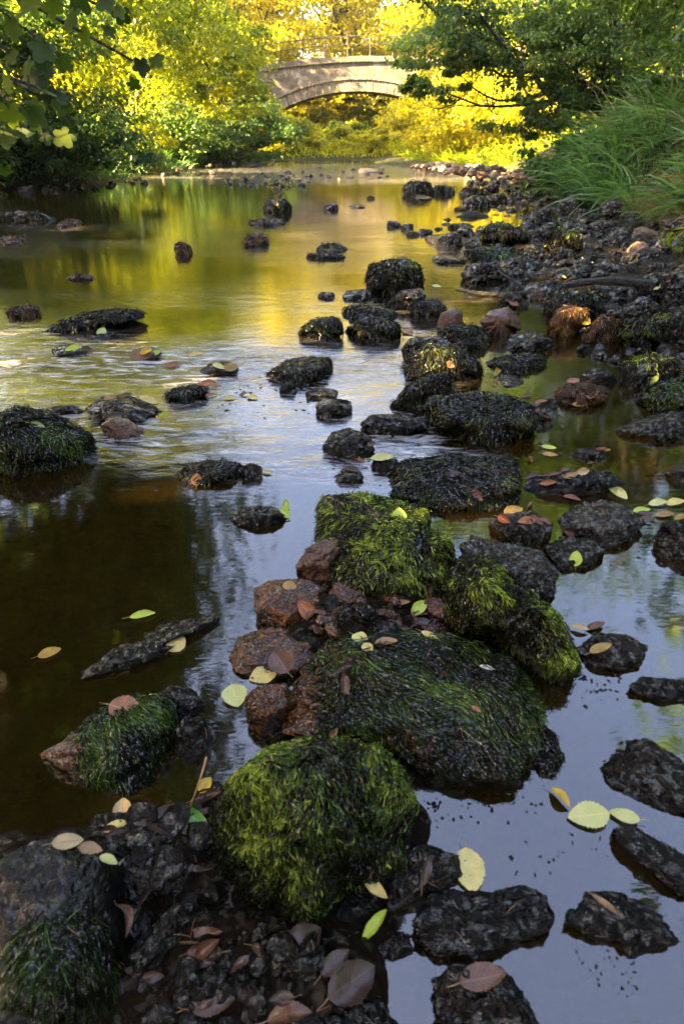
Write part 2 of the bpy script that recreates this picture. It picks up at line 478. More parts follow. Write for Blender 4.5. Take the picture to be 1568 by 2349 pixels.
# ------------------------------------------------------------------ the rocks, outlined in photo units (1568 wide)
G1, G2, G3, G4 = 'mossy and weedy rocks of the near rock line', 'bare wet rocks near the camera', 'rocks standing in the calm water on the right', 'rocks breaking the river current'
K = dict
ROCKS = [
 # near line of big rocks
 K(p=[(500,1990),(480,1870),(530,1780),(600,1720),(680,1690),(780,1690),(870,1710),(930,1770),(960,1850),(935,1920),(930,1990),(870,2040),(790,2070),(720,2150),(640,2150),(570,2070)], l='tallest shaggy mound in front with bright green moss fronds hanging down its face', g=G1, m='black', gr='wm', s=11, dens=1.2, mdens=.34, bright=.56, wl=1.1, depth=.9, patch=4.2, flow=(-.1, -1, 0)),
 K(p=[(640,1700),(650,1610),(690,1530),(760,1460),(860,1445),(1000,1450),(1110,1470),(1190,1520),(1240,1600),(1255,1680),(1230,1760),(1160,1795),(1060,1800),(960,1780),(900,1720),(800,1700)], l='broad flat-topped rock under combed green river weed, brown on its left end', g=G1, m='brown', gr='w', s=12, dens=1.5, wl=1.15, bright=.56, patch=5, flow=(.9, -.55, 0), bare=680),
 K(p=[(1015,1400),(1030,1320),(1060,1275),(1100,1270),(1160,1310),(1230,1370),(1290,1420),(1325,1500),(1330,1540),(1260,1565),(1180,1540),(1120,1480),(1040,1460)], l='slanting rock with lime green moss on top and black weed on its right flank', g=G1, m='black', gr='dm', s=13, dens=1.2, bright=.68, depth=.8, flow=(.8, -.6, 0)),
 K(p=[(750,1310),(770,1250),(810,1210),(880,1195),(970,1200),(1030,1235),(1050,1290),(1035,1350),(990,1390),(900,1400),(820,1385),(765,1355)], l='round dark boulder capped with bright moss, just in front of the upright lime leaf', g=G1, m='black', gr='dm', s=14, bright=.60, dens=1.05, boxy=3, patch=4),
 K(p=[(725,1240),(725,1160),(745,1135),(830,1130),(900,1145),(975,1160),(990,1190),(985,1215),(900,1250),(800,1260),(745,1255)], l='boxy brown rock with a green moss top behind the round mossy boulder', g=G1, m='brown', gr='m', s=15, bright=.50, boxy=4, cuts=3),
 K(p=[(895,1140),(900,1080),(920,1052),(1010,1046),(1100,1050),(1175,1045),(1195,1080),(1190,1130),(1170,1165),(1090,1172),(1000,1167),(920,1155)], l='long box-shaped rock hung with black weed, small mauve leaf on top', g=G1, m='black', gr='d', s=16, boxy=5, cuts=2, dens=1.4, bright=.53),
 K(p=[(975,940),(985,910),(1050,898),(1110,900),(1180,915),(1235,940),(1232,975),(1190,1010),(1130,1020),(1060,1005),(1000,985)], l='wide weedy rock with a grey-green top beside a small bare grey rock', g=G1, m='dark', gr='d', s=17, boxy=4, cuts=3, dens=1.3, bright=.60),
 K(b=(1205,912,1278,962), l='small bare wet stone against the right end of the wide weedy rock', g=G2, m='grey', s=18),
 K(p=[(580,1350),(620,1330),(700,1326),(755,1350),(762,1390),(725,1432),(655,1447),(598,1430),(582,1400)], l='rounded bronze-brown rock with a wet blotchy top and orange leaf', g=G2, m='brown', s=19, cuts=3),
 K(p=[(523,1510),(545,1460),(600,1440),(680,1440),(735,1470),(740,1520),(680,1545),(600,1560),(540,1545)], l='smooth wet rock, bronze left and dark on top, behind the big brown leaf', g=G2, m='brown', s=20, cuts=3),
 K(p=[(560,1600),(590,1572),(655,1566),(685,1610),(660,1660),(600,1690),(565,1660)], l='small bronze-speckled rock under the pale leaf pair', g=G2, m='brown', s=21),
 K(p=[(675,1300),(700,1260),(740,1235),(800,1235),(800,1290),(765,1335),(705,1330)], l='angular brown rock wedged left of the round mossy boulder', g=G2, m='smooth', s=22),
 K(p=[(85,1730),(150,1690),(200,1650),(260,1605),(310,1595),(370,1592),(410,1620),(405,1670),(370,1720),(350,1790),(290,1815),(210,1800),(130,1760)], l='weedy rock in dark water with a large orange-brown leaf lying on top', g=G1, m='brown', gr='w', s=23, bright=.5, bare=140, dens=1.3, wl=1.2, patch=4, flow=(.6, -.8, 0)),
 K(p=[(350,1600),(390,1570),(440,1578),(470,1608),(462,1645),(410,1650),(365,1630)], l='glossy black rock behind the weedy rock with the orange-brown leaf', g=G2, m='black', s=24, rough=.7),
 K(b=(398,1645,488,1735), l='small glossy black rock at the water edge right of the weedy leaf rock', g=G2, m='black', s=25),
 K(p=[(150,1565),(235,1500),(330,1440),(440,1412),(530,1418),(505,1440),(430,1462),(370,1508),(300,1535),(205,1558)], l='long low slab barely above the dark water with a cream leaf on it', g=G2, m='black', s=26, depth=.5, yaw=.35, flat=.13, gr='', cz=0.0),
 K(p=[(-30,1990),(60,1935),(170,1905),(262,1950),(305,2040),(310,2190),(285,2349),(150,2420),(-60,2400)], l='great flat grey slab filling the bottom left corner', g=G2, m='slab', gr='w', only=(150, 2210, 120, 120), dens=.10, bright=.44, wl=1.9, flow=(-.5, -1, 0), s=27, rough=.5, cuts=3, depth=1.3, boxy=3.2),
 K(p=[(540,2370),(590,2260),(680,2200),(780,2200),(860,2260),(930,2370),(860,2430),(640,2430)], l='rough black rock cut off by the bottom edge below the crumpled mauve leaves', g=G2, m='black', s=28, depth=1),
 K(p=[(410,2230),(450,2150),(540,2118),(600,2150),(607,2210),(540,2265),(450,2275)], l='rounded wet rock with a bluish shine beside a smooth grey pebble', g=G2, m='dark', s=29, rough=.7),
 K(b=(385,2170,455,2235), l='smooth oval grey pebble among dead leaves', g=G2, m='grey', s=30, rough=.3, cuts=0, cat='pebble'),
 K(b=(300,2190,410,2330), l='dark lumpy stone between the corner slab and the smooth pebble', g=G2, m='dark', s=31),
 K(p=[(940,2110),(958,2058),(1010,2035),(1110,2045),(1200,2025),(1250,2050),(1277,2100),(1262,2142),(1180,2172),(1080,2205),(1000,2200),(948,2155)], l='squared black rock with the big pale spotted leaf lying on it', g=G3, m='black', s=32, boxy=5, cuts=2, rough=.8),
 K(p=[(870,2050),(930,1945),(985,1935),(1050,1960),(1062,2010),(1015,2035),(955,2070),(890,2090)], l='broken brown-black rock behind the squared rock with the spotted leaf', g=G2, m='dark', s=33),
 K(p=[(985,2250),(1040,2205),(1150,2215),(1210,2290),(1250,2370),(1150,2420),(1010,2400)], l='glistening black rock at the bottom edge with a soaked brown leaf', g=G3, m='black', s=34),
 K(p=[(1290,2120),(1295,2070),(1350,2040),(1425,2045),(1510,2090),(1572,2170),(1500,2175),(1450,2205),(1420,2165),(1340,2150)], l='low bubbly black rock with one curled tan leaf', g=G3, m='black', s=35, flat=.3),
 K(p=[(1370,1760),(1430,1700),(1485,1690),(1560,1740),(1620,1800),(1600,1870),(1520,1870),(1440,1830),(1385,1795)], l='low pitted rock with a grey sheen above the two floating pale leaves', g=G3, m='dark', s=36, flat=.3),
 K(p=[(1395,1900),(1440,1885),(1520,1930),(1600,1980),(1650,2060),(1570,2070),(1480,1995),(1410,1940)], l='long narrow pitted rock pointing at the two floating pale leaves', g=G3, m='black', s=37, depth=.5, flat=.28),
 K(p=[(1437,1572),(1470,1550),(1568,1560),(1610,1590),(1560,1612),(1500,1607),(1450,1592)], l='thin flat black rock at the right edge below the wet rock with the ochre leaf', g=G3, m='black', s=38, flat=.25),
 K(p=[(1318,1490),(1360,1450),(1430,1453),(1487,1480),(1475,1530),(1410,1542),(1340,1527)], l='wet dark rock with an ochre leaf, right of the slanting mossy rock', g=G3, m='dark', s=39),
 # middle distance, right half
 K(p=[(1275,1190),(1310,1160),(1380,1145),(1440,1160),(1483,1200),(1445,1242),(1390,1257),(1340,1242),(1285,1217)], l='smooth-topped grey rock, palest and largest of the bare rocks on the right', g=G3, m='grey', s=40, flat=.4, rough=.7),
 K(p=[(1115,1200),(1150,1178),(1220,1170),(1270,1200),(1262,1242),(1200,1257),(1150,1237)], l='dark rock with small red and pale leaves left of the smooth grey rock', g=G3, m='dark', s=41),
 K(p=[(1240,1250),(1300,1230),(1362,1235),(1392,1262),(1352,1302),(1280,1312)], l='dark rock with an upright pale green leaf, below the smooth grey rock', g=G3, m='dark', s=42),
 K(p=[(1050,1250),(1080,1225),(1150,1243),(1240,1260),(1282,1310),(1272,1372),(1205,1375),(1120,1320),(1060,1285)], l='rough grey rock above the lime mossed slanting rock', g=G3, m='grey', s=43),
 K(p=[(1490,1240),(1520,1195),(1600,1190),(1640,1240),(1600,1285),(1530,1282)], l='steep dark rock cut by the right edge, under the heap of floating leaves', g=G3, m='dark', s=44),
 K(p=[(1195,1110),(1230,1085),(1330,1075),(1400,1078),(1437,1110),(1390,1132),(1300,1142),(1215,1137)], l='long slab strewn with brown beech leaves', g=G3, m='black', s=45, boxy=3.5),
 K(p=[(1520,1085),(1560,1055),(1620,1060),(1630,1110),(1555,1107)], l='shiny black rock tip poking in from the right edge', g=G3, m='black', s=46, rough=.6),
 K(p=[(1405,987),(1450,960),(1540,945),(1640,945),(1640,1010),(1500,1008),(1430,1000)], l='sleek dark slab tapering to a point at its left end', g=G3, m='dark', s=47, rough=.6, boxy=3),
 K(b=(1503,926,1610,956), l='small dark stone lying against the sleek tapering slab', g=G3, m='dark', s=48),
 K(p=[(1445,915),(1480,885),(1568,868),(1640,880),(1640,955),(1500,945)], l='mossy dark rock at the right edge below the one with a lime leaf', g=G3, m='black', gr='w', s=49, bright=.45),
 K(p=[(1418,870),(1430,830),(1480,812),(1550,820),(1568,850),(1540,882),(1450,892)], l='round rock with green moss patches and an upright lime leaf', g=G3, m='dark', gr='m', s=50, bright=.33, dens=.6),
 K(b=(1328,842,1416,882), l='small wet rock with a pointed top left of the round rock with the lime leaf', g=G3, m='black', s=51),
 K(p=[(1268,905),(1290,885),(1350,880),(1395,895),(1387,925),(1330,932),(1280,922)], l='low brown weedy rock with an orange leaf resting on it', g=G3, m='brown', gr='b', s=52),
 K(b=(1308,1027,1388,1053), l='little black rock alone with a white ripple beside it', g=G3, m='black', s=53),
 K(b=(1140,860,1202,888), l='flat pale grey stone just at the surface of the calm water', g=G3, m='grey', s=54, flat=.2),
 K(p=[(893,930),(930,890),(980,860),(1030,855),(1042,890),(1005,935),(960,950),(920,945)], l='sloping weed-covered rock beside the white current', g=G1, m='dark', gr='d', s=55, bright=.56),
 K(p=[(918,800),(940,775),(1010,768),(1040,790),(1010,840),(950,845),(925,830)], l='bare brown-black rock behind the weedy heap with a mauve leaf', g=G3, m='dark', s=56),
 K(p=[(925,850),(932,820),(980,790),(1050,790),(1100,830),(1108,860),(1070,877),(1000,872),(940,870)], l='weedy heap of rock with a mauve-red leaf on its face', g=G1, m='dark', gr='d', s=57, bright=.62),
 K(p=[(822,972),(850,950),(930,950),(987,965),(982,987),(900,1000),(840,992)], l='flat black ledge left of the wide weedy rock', g=G4, m='black', s=58, flat=.35),
 K(p=[(733,1030),(760,990),(800,980),(850,1000),(862,1035),(820,1057),(760,1047)], l='pyramid-shaped wet rock beside the shining stretch of water', g=G4, m='black', s=59),
 K(b=(722,913,808,960), l='jagged black rock above the pyramid-shaped one', g=G4, m='black', s=60),
 K(b=(700,890,776,918), l='low black rock with a rust leaf in the fast water', g=G4, m='black', s=61),
 K(b=(768,1075,835,1110), l='low soaked stone with leaves caught on it, left of the long box-shaped rock', g=G4, m='black', s=610),
 K(b=(850,1040,915,1085), l='small rounded stone touching the left end of the long box-shaped rock', g=G4, m='black', s=611),
 K(p=[(608,860),(650,830),(700,818),(757,820),(762,842),(740,872),(690,887),(640,880)], l='lens-shaped dark rock at the top of the small cascade', g=G4, m='dark', gr='d', s=62, flat=.35, dens=.5),
 K(b=(640,876,682,903), l='small black stone in the spill just below the lens-shaped rock', g=G4, m='black', s=63),
 K(p=[(193,935),(230,910),(290,905),(350,925),(377,945),(332,967),(260,972),(215,967)], l='dark rock topped with brown and cream fallen leaves', g=G4, m='black', s=64),
 K(p=[(228,980),(250,957),(290,958),(333,985),(322,1002),(270,1010),(240,1000)], l='brownish rock in front of the leaf-topped dark rock', g=G4, m='smooth', s=65),
 K(p=[(-60,1030),(-30,960),(40,930),(110,945),(170,975),(212,1000),(220,1035),(170,1067),(90,1082),(0,1087),(-60,1070)], l='domed rock in a thick coat of green weed cut by the left edge', g=G1, m='black', gr='dw', s=66, bright=.54, dens=1.0, cuts=1),
 K(p=[(400,1090),(430,1062),(510,1055),(557,1065),(548,1090),(490,1107),(440,1120)], l='flat-topped black rock with an orange feather-veined leaf', g=G4, m='black', gr='d', s=67, dens=.35),
 K(b=(550,1062,602,1100), l='small black rock just right of the one with the feather-veined leaf', g=G4, m='black', s=68),
 K(p=[(525,1182),(560,1162),(620,1158),(667,1180),(642,1202),(590,1214),(545,1207)], l='isolated speckled black rock with a lime leaf standing at its right end', g=G4, m='black', s=69),
 K(p=[(378,907),(400,890),(450,882),(477,890),(472,912),(430,927),(390,922)], l='small weed-fringed rock with a clump of leaves on its right side', g=G4, m='black', gr='d', s=70),
 K(b=(458,828,548,862), l='black stone hidden under pale green leaves in the rapids', g=G4, m='black', s=71),
 K(b=(300,796,372,827), l='brown stone with yellow leaves in the rapids', g=G4, m='smooth', s=72),
 K(b=(118,792,218,818), l='half-sunk dark stone with a lime leaf in the rapids', g=G4, m='black', s=73),
 K(b=(100,928,190,952), l='low wet stone between the weedy dome and the leaf-topped rock', g=G4, m='black', s=74),
 K(p=[(105,757),(150,735),(200,718),(270,708),(330,710),(335,732),(270,747),(190,767),(140,770)], l='long shaggy rock lying across the current on the left', g=G4, m='black', gr='d', s=75, depth=.4, yaw=.25),
 K(b=(15,700,92,730), l='small dark rock near the left edge left of the long shaggy rock', g=G4, m='black', gr='b', s=76),
 K(b=(190,754,262,779), l='low stone with pale green leaves in front of the long shaggy rock', g=G4, m='black', s=77),
 K(b=(558,536,618,565), l='round tuft-topped rock with dead leaves in mid river', g=G4, m='black', gr='b', s=78),
 K(b=(400,556,441,583), l='small peaked rock with rust leaves, left of the tuft-topped one', g=G4, m='black', gr='b', s=79),
 K(b=(727,558,792,581), l='dark rock with a mossy cap behind a flat one in mid river', g=G4, m='black', gr='d', s=80),
 K(b=(703,578,792,594), l='flat thin rock in front of the mossy-capped one in mid river', g=G4, m='black', gr='d', s=81),
 K(b=(605,456,668,488), l='cone-shaped mossy rock with a leafy sprig growing on top', g=G4, m='black', gr='d', s=82, bright=.6),
 K(b=(568,501,652,518), l='low flat rock just in front of the cone-shaped mossy one', g=G4, m='black', gr='d', s=83),
 K(b=(742,466,776,482), l='tiny rock with a dry leaf right of the cone-shaped mossy one', g=G4, m='dark', s=84),
 K(b=(130,505,185,523), l='small dark rock with leaves near the left edge', g=G4, m='black', gr='b', s=85),
 K(b=(-20,487,130,506), l='long low rock in line at the left edge, farthest out of its row', g=G4, m='black', gr='d', s=86),
 K(b=(-25,543,62,562), l='low rock with a green leaf cut by the left edge', g=G4, m='black', gr='b', s=87),
 K(b=(152,631,218,643), l='thin leaf-covered stone awash in the amber water', g=G4, m='black', gr='b', s=88),
 K(p=[(683,762),(720,735),(760,725),(785,740),(787,767),(750,780),(710,777)], l='green-sided rock sloping to a point on its left', g=G1, m='black', gr='w', s=89, bright=.45),
 K(p=[(795,757),(825,730),(880,728),(917,745),(920,772),(870,785),(820,782)], l='round weed-capped rock with a yellow leaf at its waterline', g=G1, m='dark', gr='d', s=90, bright=.6),
 K(p=[(783,717),(800,700),(860,700),(912,718),(902,734),(830,737),(795,730)], l='low weedy rock behind the round weed-capped one', g=G1, m='dark', gr='d', s=91, bright=.6),
 K(b=(945,689,1025,733), l='dark weedy stone just right of the low weedy rock', g=G1, m='black', gr='d', s=92),
 K(p=[(838,642),(845,610),(880,597),(930,592),(962,605),(970,650),(967,677),(900,682),(845,672)], l='cube-like rock with a bright moss cap standing in the golden water', g=G1, m='black', gr='dm', s=93, boxy=5, cuts=2, bright=.42, dens=.8),
 K(p=[(888,692),(920,665),(965,660),(978,680),(962,707),(900,710)], l='smooth bare rock at the foot of the cube-like mossy rock', g=G3, m='dark', s=94, rough=.6),
 K(b=(785,662,852,688), l='low black stone left of the cube-like mossy rock', g=G4, m='black', s=95),
 K(b=(728,669,769,685), l='tiny black stone alone in the golden water', g=G4, m='black', s=96),
 K(p=[(1098,737),(1120,713),(1165,703),(1192,730),(1197,757),(1160,770),(1110,767)], l='smooth reddish-brown boulder, the only red one', g=G3, m='smooth', s=97, rough=.5, boxy=3.2, cuts=3),
 K(b=(1000,744,1126,802), l='weedy black rock below and left of the reddish boulder', g=G1, m='black', gr='d', s=98),
 K(p=[(1150,787),(1170,765),(1230,758),(1272,780),(1267,802),(1200,807),(1155,802)], l='flat oval wet rock in front of the reddish boulder', g=G3, m='dark', s=99),
 K(p=[(1112,832),(1140,820),(1200,812),(1250,820),(1247,847),(1180,855),(1130,847)], l='low weedy rock with a dark reflection, above the flat pale stone', g=G1, m='black', gr='d', s=100),
 K(b=(1000,706,1066,757), l='wedge-shaped brown stone left of the reddish boulder', g=G3, m='smooth', s=101),
 K(b=(1140,668,1200,706), l='dark bare stone just behind the reddish boulder', g=G3, m='dark', s=102),
 K(p=[(1247,702),(1262,675),(1310,665),(1370,675),(1390,702),(1370,727),(1300,732),(1255,722)], l='moss-coated rock behind the orange weedy stone', g=G1, m='black', gr='dm', s=103, bright=.3, dens=.6),
 K(p=[(1255,752),(1280,710),(1310,698),(1350,715),(1342,747),(1300,772),(1265,767)], l='orange weedy stone with yellow leaves beside it', g=G3, m='orange', gr='b', s=104, bright=.6),
 K(b=(1335,728,1432,787), l='dark weedy rock right of the orange stone', g=G1, m='black', gr='b', s=105, bright=.4),
 K(p=[(1418,772),(1430,735),(1470,728),(1510,750),(1517,782),(1480,802),(1435,797)], l='egg-shaped rock streaked with vivid green weed', g=G1, m='black', gr='w', s=106, bright=.53),
 K(b=(1475,702,1640,784), l='broad mossy rock cut by the right edge, behind the egg-shaped green one', g=G1, m='black', gr='dm', s=107, bright=.25, dens=.6),
 K(p=[(1437,682),(1450,645),(1500,622),(1550,628),(1568,660),(1550,687),(1480,694)], l='big bare dark boulder at the end of the sunken branch', g=G3, m='dark', s=108, rough=.6),
 K(p=[(1100,555),(1105,522),(1140,508),(1190,520),(1220,545),(1200,567),(1130,577)], l='tall rounded mossy boulder at the left end of the stone field', g=G3, m='dark', gr='dm', s=109, bright=.28, dens=.9),
 K(p=[(1243,567),(1250,530),(1290,524),(1332,535),(1335,572),(1310,592),(1255,587)], l='upright square mossy boulder in the middle of the stone field', g=G3, m='dark', gr='dm', s=110, bright=.28, boxy=4, dens=.9),
 K(p=[(1068,592),(1085,572),(1140,565),(1187,575),(1197,602),(1150,612),(1090,609)], l='weed-skirted rock in front of the tall rounded mossy boulder', g=G3, m='black', gr='w', s=111, bright=.45),
 K(p=[(1055,632),(1070,605),(1130,600),(1157,620),(1152,647),(1070,652)], l='bare lumpy grey rock in front of the weed-skirted one', g=G3, m='dark', s=112),
 K(b=(1256,566,1322,612), l='dark mossy stone at the foot of the upright square boulder', g=G3, m='black', gr='d', s=113),
 K(b=(1310,582,1420,616), l='low weedy stone right of the upright square boulder', g=G3, m='dark', gr='d', s=114),
 K(b=(1250,612,1335,652), l='smooth bare dark stone below the upright square boulder', g=G3, m='dark', s=115, rough=.6),
 K(b=(1415,578,1470,618), l='pointed dark stone behind the big bare boulder', g=G3, m='dark', s=116),
 K(b=(990,583,1072,606), l='flat dark stone at the outer edge of the stone field', g=G3, m='dark', s=117),
 K(b=(973,537,1042,561), l='low rock with a cream leaf at the outer edge of the stone field', g=G3, m='dark', s=118),
 K(b=(886,506,920,521), l='leftmost of the four little rocks off the stone field', g=G3, m='black', s=119),
 K(b=(918,512,948,527), l='leaf-topped one of the four little rocks off the stone field', g=G3, m='black', s=120),
 K(b=(930,529,962,541), l='flattest of the four little rocks off the stone field', g=G3, m='black', s=121),
 K(b=(960,524,992,537), l='rightmost of the four little rocks off the stone field', g=G3, m='black', s=122),
 K(b=(923,417,995,447), l='largest far mossy rock in the golden shallows', g=G3, m='black', gr='d', s=123, bright=.6),
 K(b=(992,426,1043,445), l='far mossy rock, second from the golden water', g=G3, m='black', gr='d', s=124, bright=.6),
 K(b=(1055,429,1112,450), l='far mossy rock, third from the golden water', g=G3, m='black', gr='d', s=125, bright=.55),
 K(b=(1060,448,1127,476), l='smooth black far rock in front of the third mossy one', g=G3, m='dark', s=126, rough=.6),
 K(b=(1110,442,1165,466), l='dark far rock beside the grassy bank foot', g=G3, m='dark', s=127),
 K(b=(950,446,992,459), l='flat far stone in front of the largest far mossy rock', g=G3, m='dark', s=128),
 K(b=(798,468,838,477), l='thin dark stone alone in the wide golden water', g=G4, m='black', s=129),
 K(b=(840,449,859,457), l='tiny far stone alone above the thin dark one', g=G4, m='black', s=130),
 K(b=(560,370,606,385), l='dark rock at the far left water edge beneath the low bush', g=G4, m='black', s=131),
 K(b=(820,385,870,396), l='pale far stone at the edge of the sunlit cobbles', g=G4, m='cobble', s=132),
 K(b=(-40,1925,25,1985), l='yellowish stone at the left edge above the corner slab', g=G2, m='smooth', s=133, rough=.4),
 K(b=(455,1790,525,1850), l='small wet dark stone behind the yellow leaf on the curled one', g=G2, m='black', s=134),
 K(b=(745,1385,850,1450), l='bronze stone packed among dead leaves between the big mossy rocks', g=G2, m='brown', s=135),
 K(b=(850,1385,1010,1452), l='black stone filling the gap behind the broad weedy rock', g=G2, m='black', s=136),
 K(b=(1185,1660,1290,1780), l='weed-ringed low black rock at the right foot of the broad weedy rock', g=G2, m='black', gr='d', s=137, flat=.35),
 K(b=(760,2040,880,2130), l='dark stone under the front of the tallest shaggy mound', g=G2, m='black', s=138),
 K(b=(310,1940,440,2100), l='muddy black stone beneath the heap of fallen leaves', g=G2, m='black', s=139, flat=.4),
 K(b=(540,2080,640,2160), l='black stone half buried under the left foot of the shaggy mound', g=G2, m='black', s=141),
 K(b=(300,2290,430,2400), l='black stone cut by the bottom edge left of the dark soaked leaf', g=G2, m='black', s=142),
 K(b=(420,2280,570,2400), l='black stone cut by the bottom edge under the dark soaked leaf', g=G2, m='black', s=143),
 K(b=(200,1860,330,1925), l='muddy black stone under the pale scalloped leaf', g=G2, m='black', s=144, flat=.35),
 K(b=(840,2130,950,2210), l='black stone under water edge left of the squared black rock', g=G2, m='black', s=145, flat=.3),
 K(b=(415,2010,560,2150), l='sunken grey stone in the puddle left of the shaggy mound', g=G2, m='dark', s=140, flat=.4),
]
SKIP = set()
for k, r in enumerate(ROCKS):
    make_rock('pebble' if r.get('cat') == 'pebble' else 'rock', r['l'], r['g'], r.get('p'), r.get('b'), r['m'], r['s'],
              boxy=r.get('boxy', 2.7), depth=r.get('depth', .8), yaw=r.get('yaw', 0.0), grow=r.get('gr', ''), flat=r.get('flat'),
              rough=r.get('rough', 1.0), cuts=r.get('cuts', 6), cat=r.get('cat', 'rock'), bright=r.get('bright', .5),
              patch=r.get('patch', 6.0), wl=r.get('wl', 1.0), dens=r.get('dens', 1.0), flow=r.get('flow'), bare=r.get('bare'), mdens=r.get('mdens', .48), only=r.get('only'), cz=r.get('cz', .15))

# small stones that nothing tells apart: shared meshes, one object each
STONES = []
for k in range(16):
    P, F = rock_shape(500 + k, 4, 2.9, 1.25, 9)
    STONES.append((P, F))
_pool = {}
def stone_mesh(k, mat):
    if (k, mat) not in _pool:
        P, F = STONES[k]; _pool[(k, mat)] = mesh_from('stone', P, F, [M[mat]])
    return _pool[(k, mat)]

def inside(poly, x, y):
    c = False; n = len(poly)
    for i in range(n):
        (x0, y0), (x1, y1) = poly[i], poly[i - 1]
        if (y0 > y) != (y1 > y) and x < (x1 - x0) * (y - y0) / (y1 - y0) + x0: c = not c
    return c

def scatter(poly, n, smin, smax, mats, label, group, seed, zf=None, overlap=.75, name='stone', avoid=True, mass=None):
    rs = np.random.RandomState(seed); pp = np.asarray(poly); got = 0; tries = 0; mine = []
    while got < n and tries < n * 60:
        tries += 1
        x, y = rs.uniform(pp[:, 0].min(), pp[:, 0].max()), rs.uniform(pp[:, 1].min(), pp[:, 1].max())
        if not inside(poly, x, y): continue
        persp = (y - 302) / (pp[:, 1].mean() - 302)
        w = (smin + (smax - smin) * rs.rand() ** 1.6) * persp ** .6
        h = w * .5
        if avoid and any(abs(x - a) < (b + w / 2) * .62 and abs(y - c) < (d + h / 2) * .62 for a, c, b, d in ROCK_AREA): continue
        if any(math.hypot(x - a, (y - c) * 2) < (w + b) / 2 * overlap for a, c, b in mine): continue
        mine.append((x, y, w))
        p = at(x, y); s = pxsize(p) * w / 2
        if zf is not None:
            for _ in range(3): p = at(x, y, zf(p[0], p[1]))
            s = pxsize(p) * w / 2
        m = mats[rs.randint(len(mats))]
        if y < 1000 and m + '_far' in M: m += '_far'
        if mass is not None:
            P0, F0 = STONES[rs.randint(16)]; a = rs.uniform(0, 6.3); Q = P0 * np.array([s, s * .85, s * .65])
            Q = np.stack([Q[:, 0] * math.cos(a) - Q[:, 1] * math.sin(a), Q[:, 0] * math.sin(a) + Q[:, 1] * math.cos(a), Q[:, 2]], 1) + p + np.array([0, s * .4, s * .1])
            mass.append((Q, F0)); got += 1; continue
        o = link(name, stone_mesh(rs.randint(16), m), loc=(p[0], p[1] + s * .4, p[2] + s * rs.uniform(-.05, .22)))
        o.rotation_euler = (rs.uniform(-.3, .3), rs.uniform(-.3, .3), rs.uniform(0, 6.3))
        o.scale = (s * rs.uniform(.9, 1.2), s * rs.uniform(.7, 1.0), s * rs.uniform(.5, .8))
        tag(o, label, 'stone', group); got += 1
    return mine

def mass_of_stones(name, label, mat, *a, **k):
    parts = []; scatter(*a, mass=parts, **k)
    V, F = merge(parts); return tag(link(name, mesh_from(name, V, F, [M[mat]])), label, None, None, 'stuff')
# ------------------------------------------------------------------ terrain and water
def sstep(a, b, x):
    t = np.clip((x - a) / (b - a), 0, 1); return t * t * (3 - 2 * t)
YL = [-6, 0, 10, 13.9, 15, 18, 21, 26.6, 29.5, 60]; XL = [-9, -9, -8.5, -7, -5.4, -5.0, -4.5, -3.8, -3.6, -3.6]
YR = [-6, 5, 6.8, 9.5, 10.8, 13, 16, 19, 21, 24, 29.5, 60]; XR = [4.2, 4.0, 3.7, 3.9, 3.4, 3.6, 3.9, 3.2, 2.3, 1.5, 1.2, 1.2]
MUD = [(90,2140,420,300,.05),(330,2060,250,190,.045),(420,2230,260,200,.05),(650,2240,300,190,.045),(860,2150,130,140,.012),(700,2000,260,220,.03),
       (300,1930,190,70,.02),(470,1960,110,120,.0),(850,1425,230,75,.05),(700,1470,120,70,.02),(900,1650,300,160,.04),(950,1880,60,110,.015),
       (960,1770,120,60,.02),(1150,1800,110,45,.006),(300,1780,130,80,-.005),(850,1300,150,90,.02),(1280,1235,170,60,.0),(1180,1590,110,60,.0),
       (1480,1190,80,30,.0),(1300,560,330,60,.03),(1420,620,220,50,.03),(1250,700,190,20,-.01),(1450,720,160,40,.02),(1100,610,80,40,.0),(1050,600,20,20,-.02)]
MUDW = []
for (a, b, c, d, h) in MUD:
    p = at(a, b); s = pxsize(p); e = abs(at(a, min(b + d, 2600))[1] - at(a, b - d)[1]) / 2
    MUDW.append((p[0], p[1], c * s, e, h))

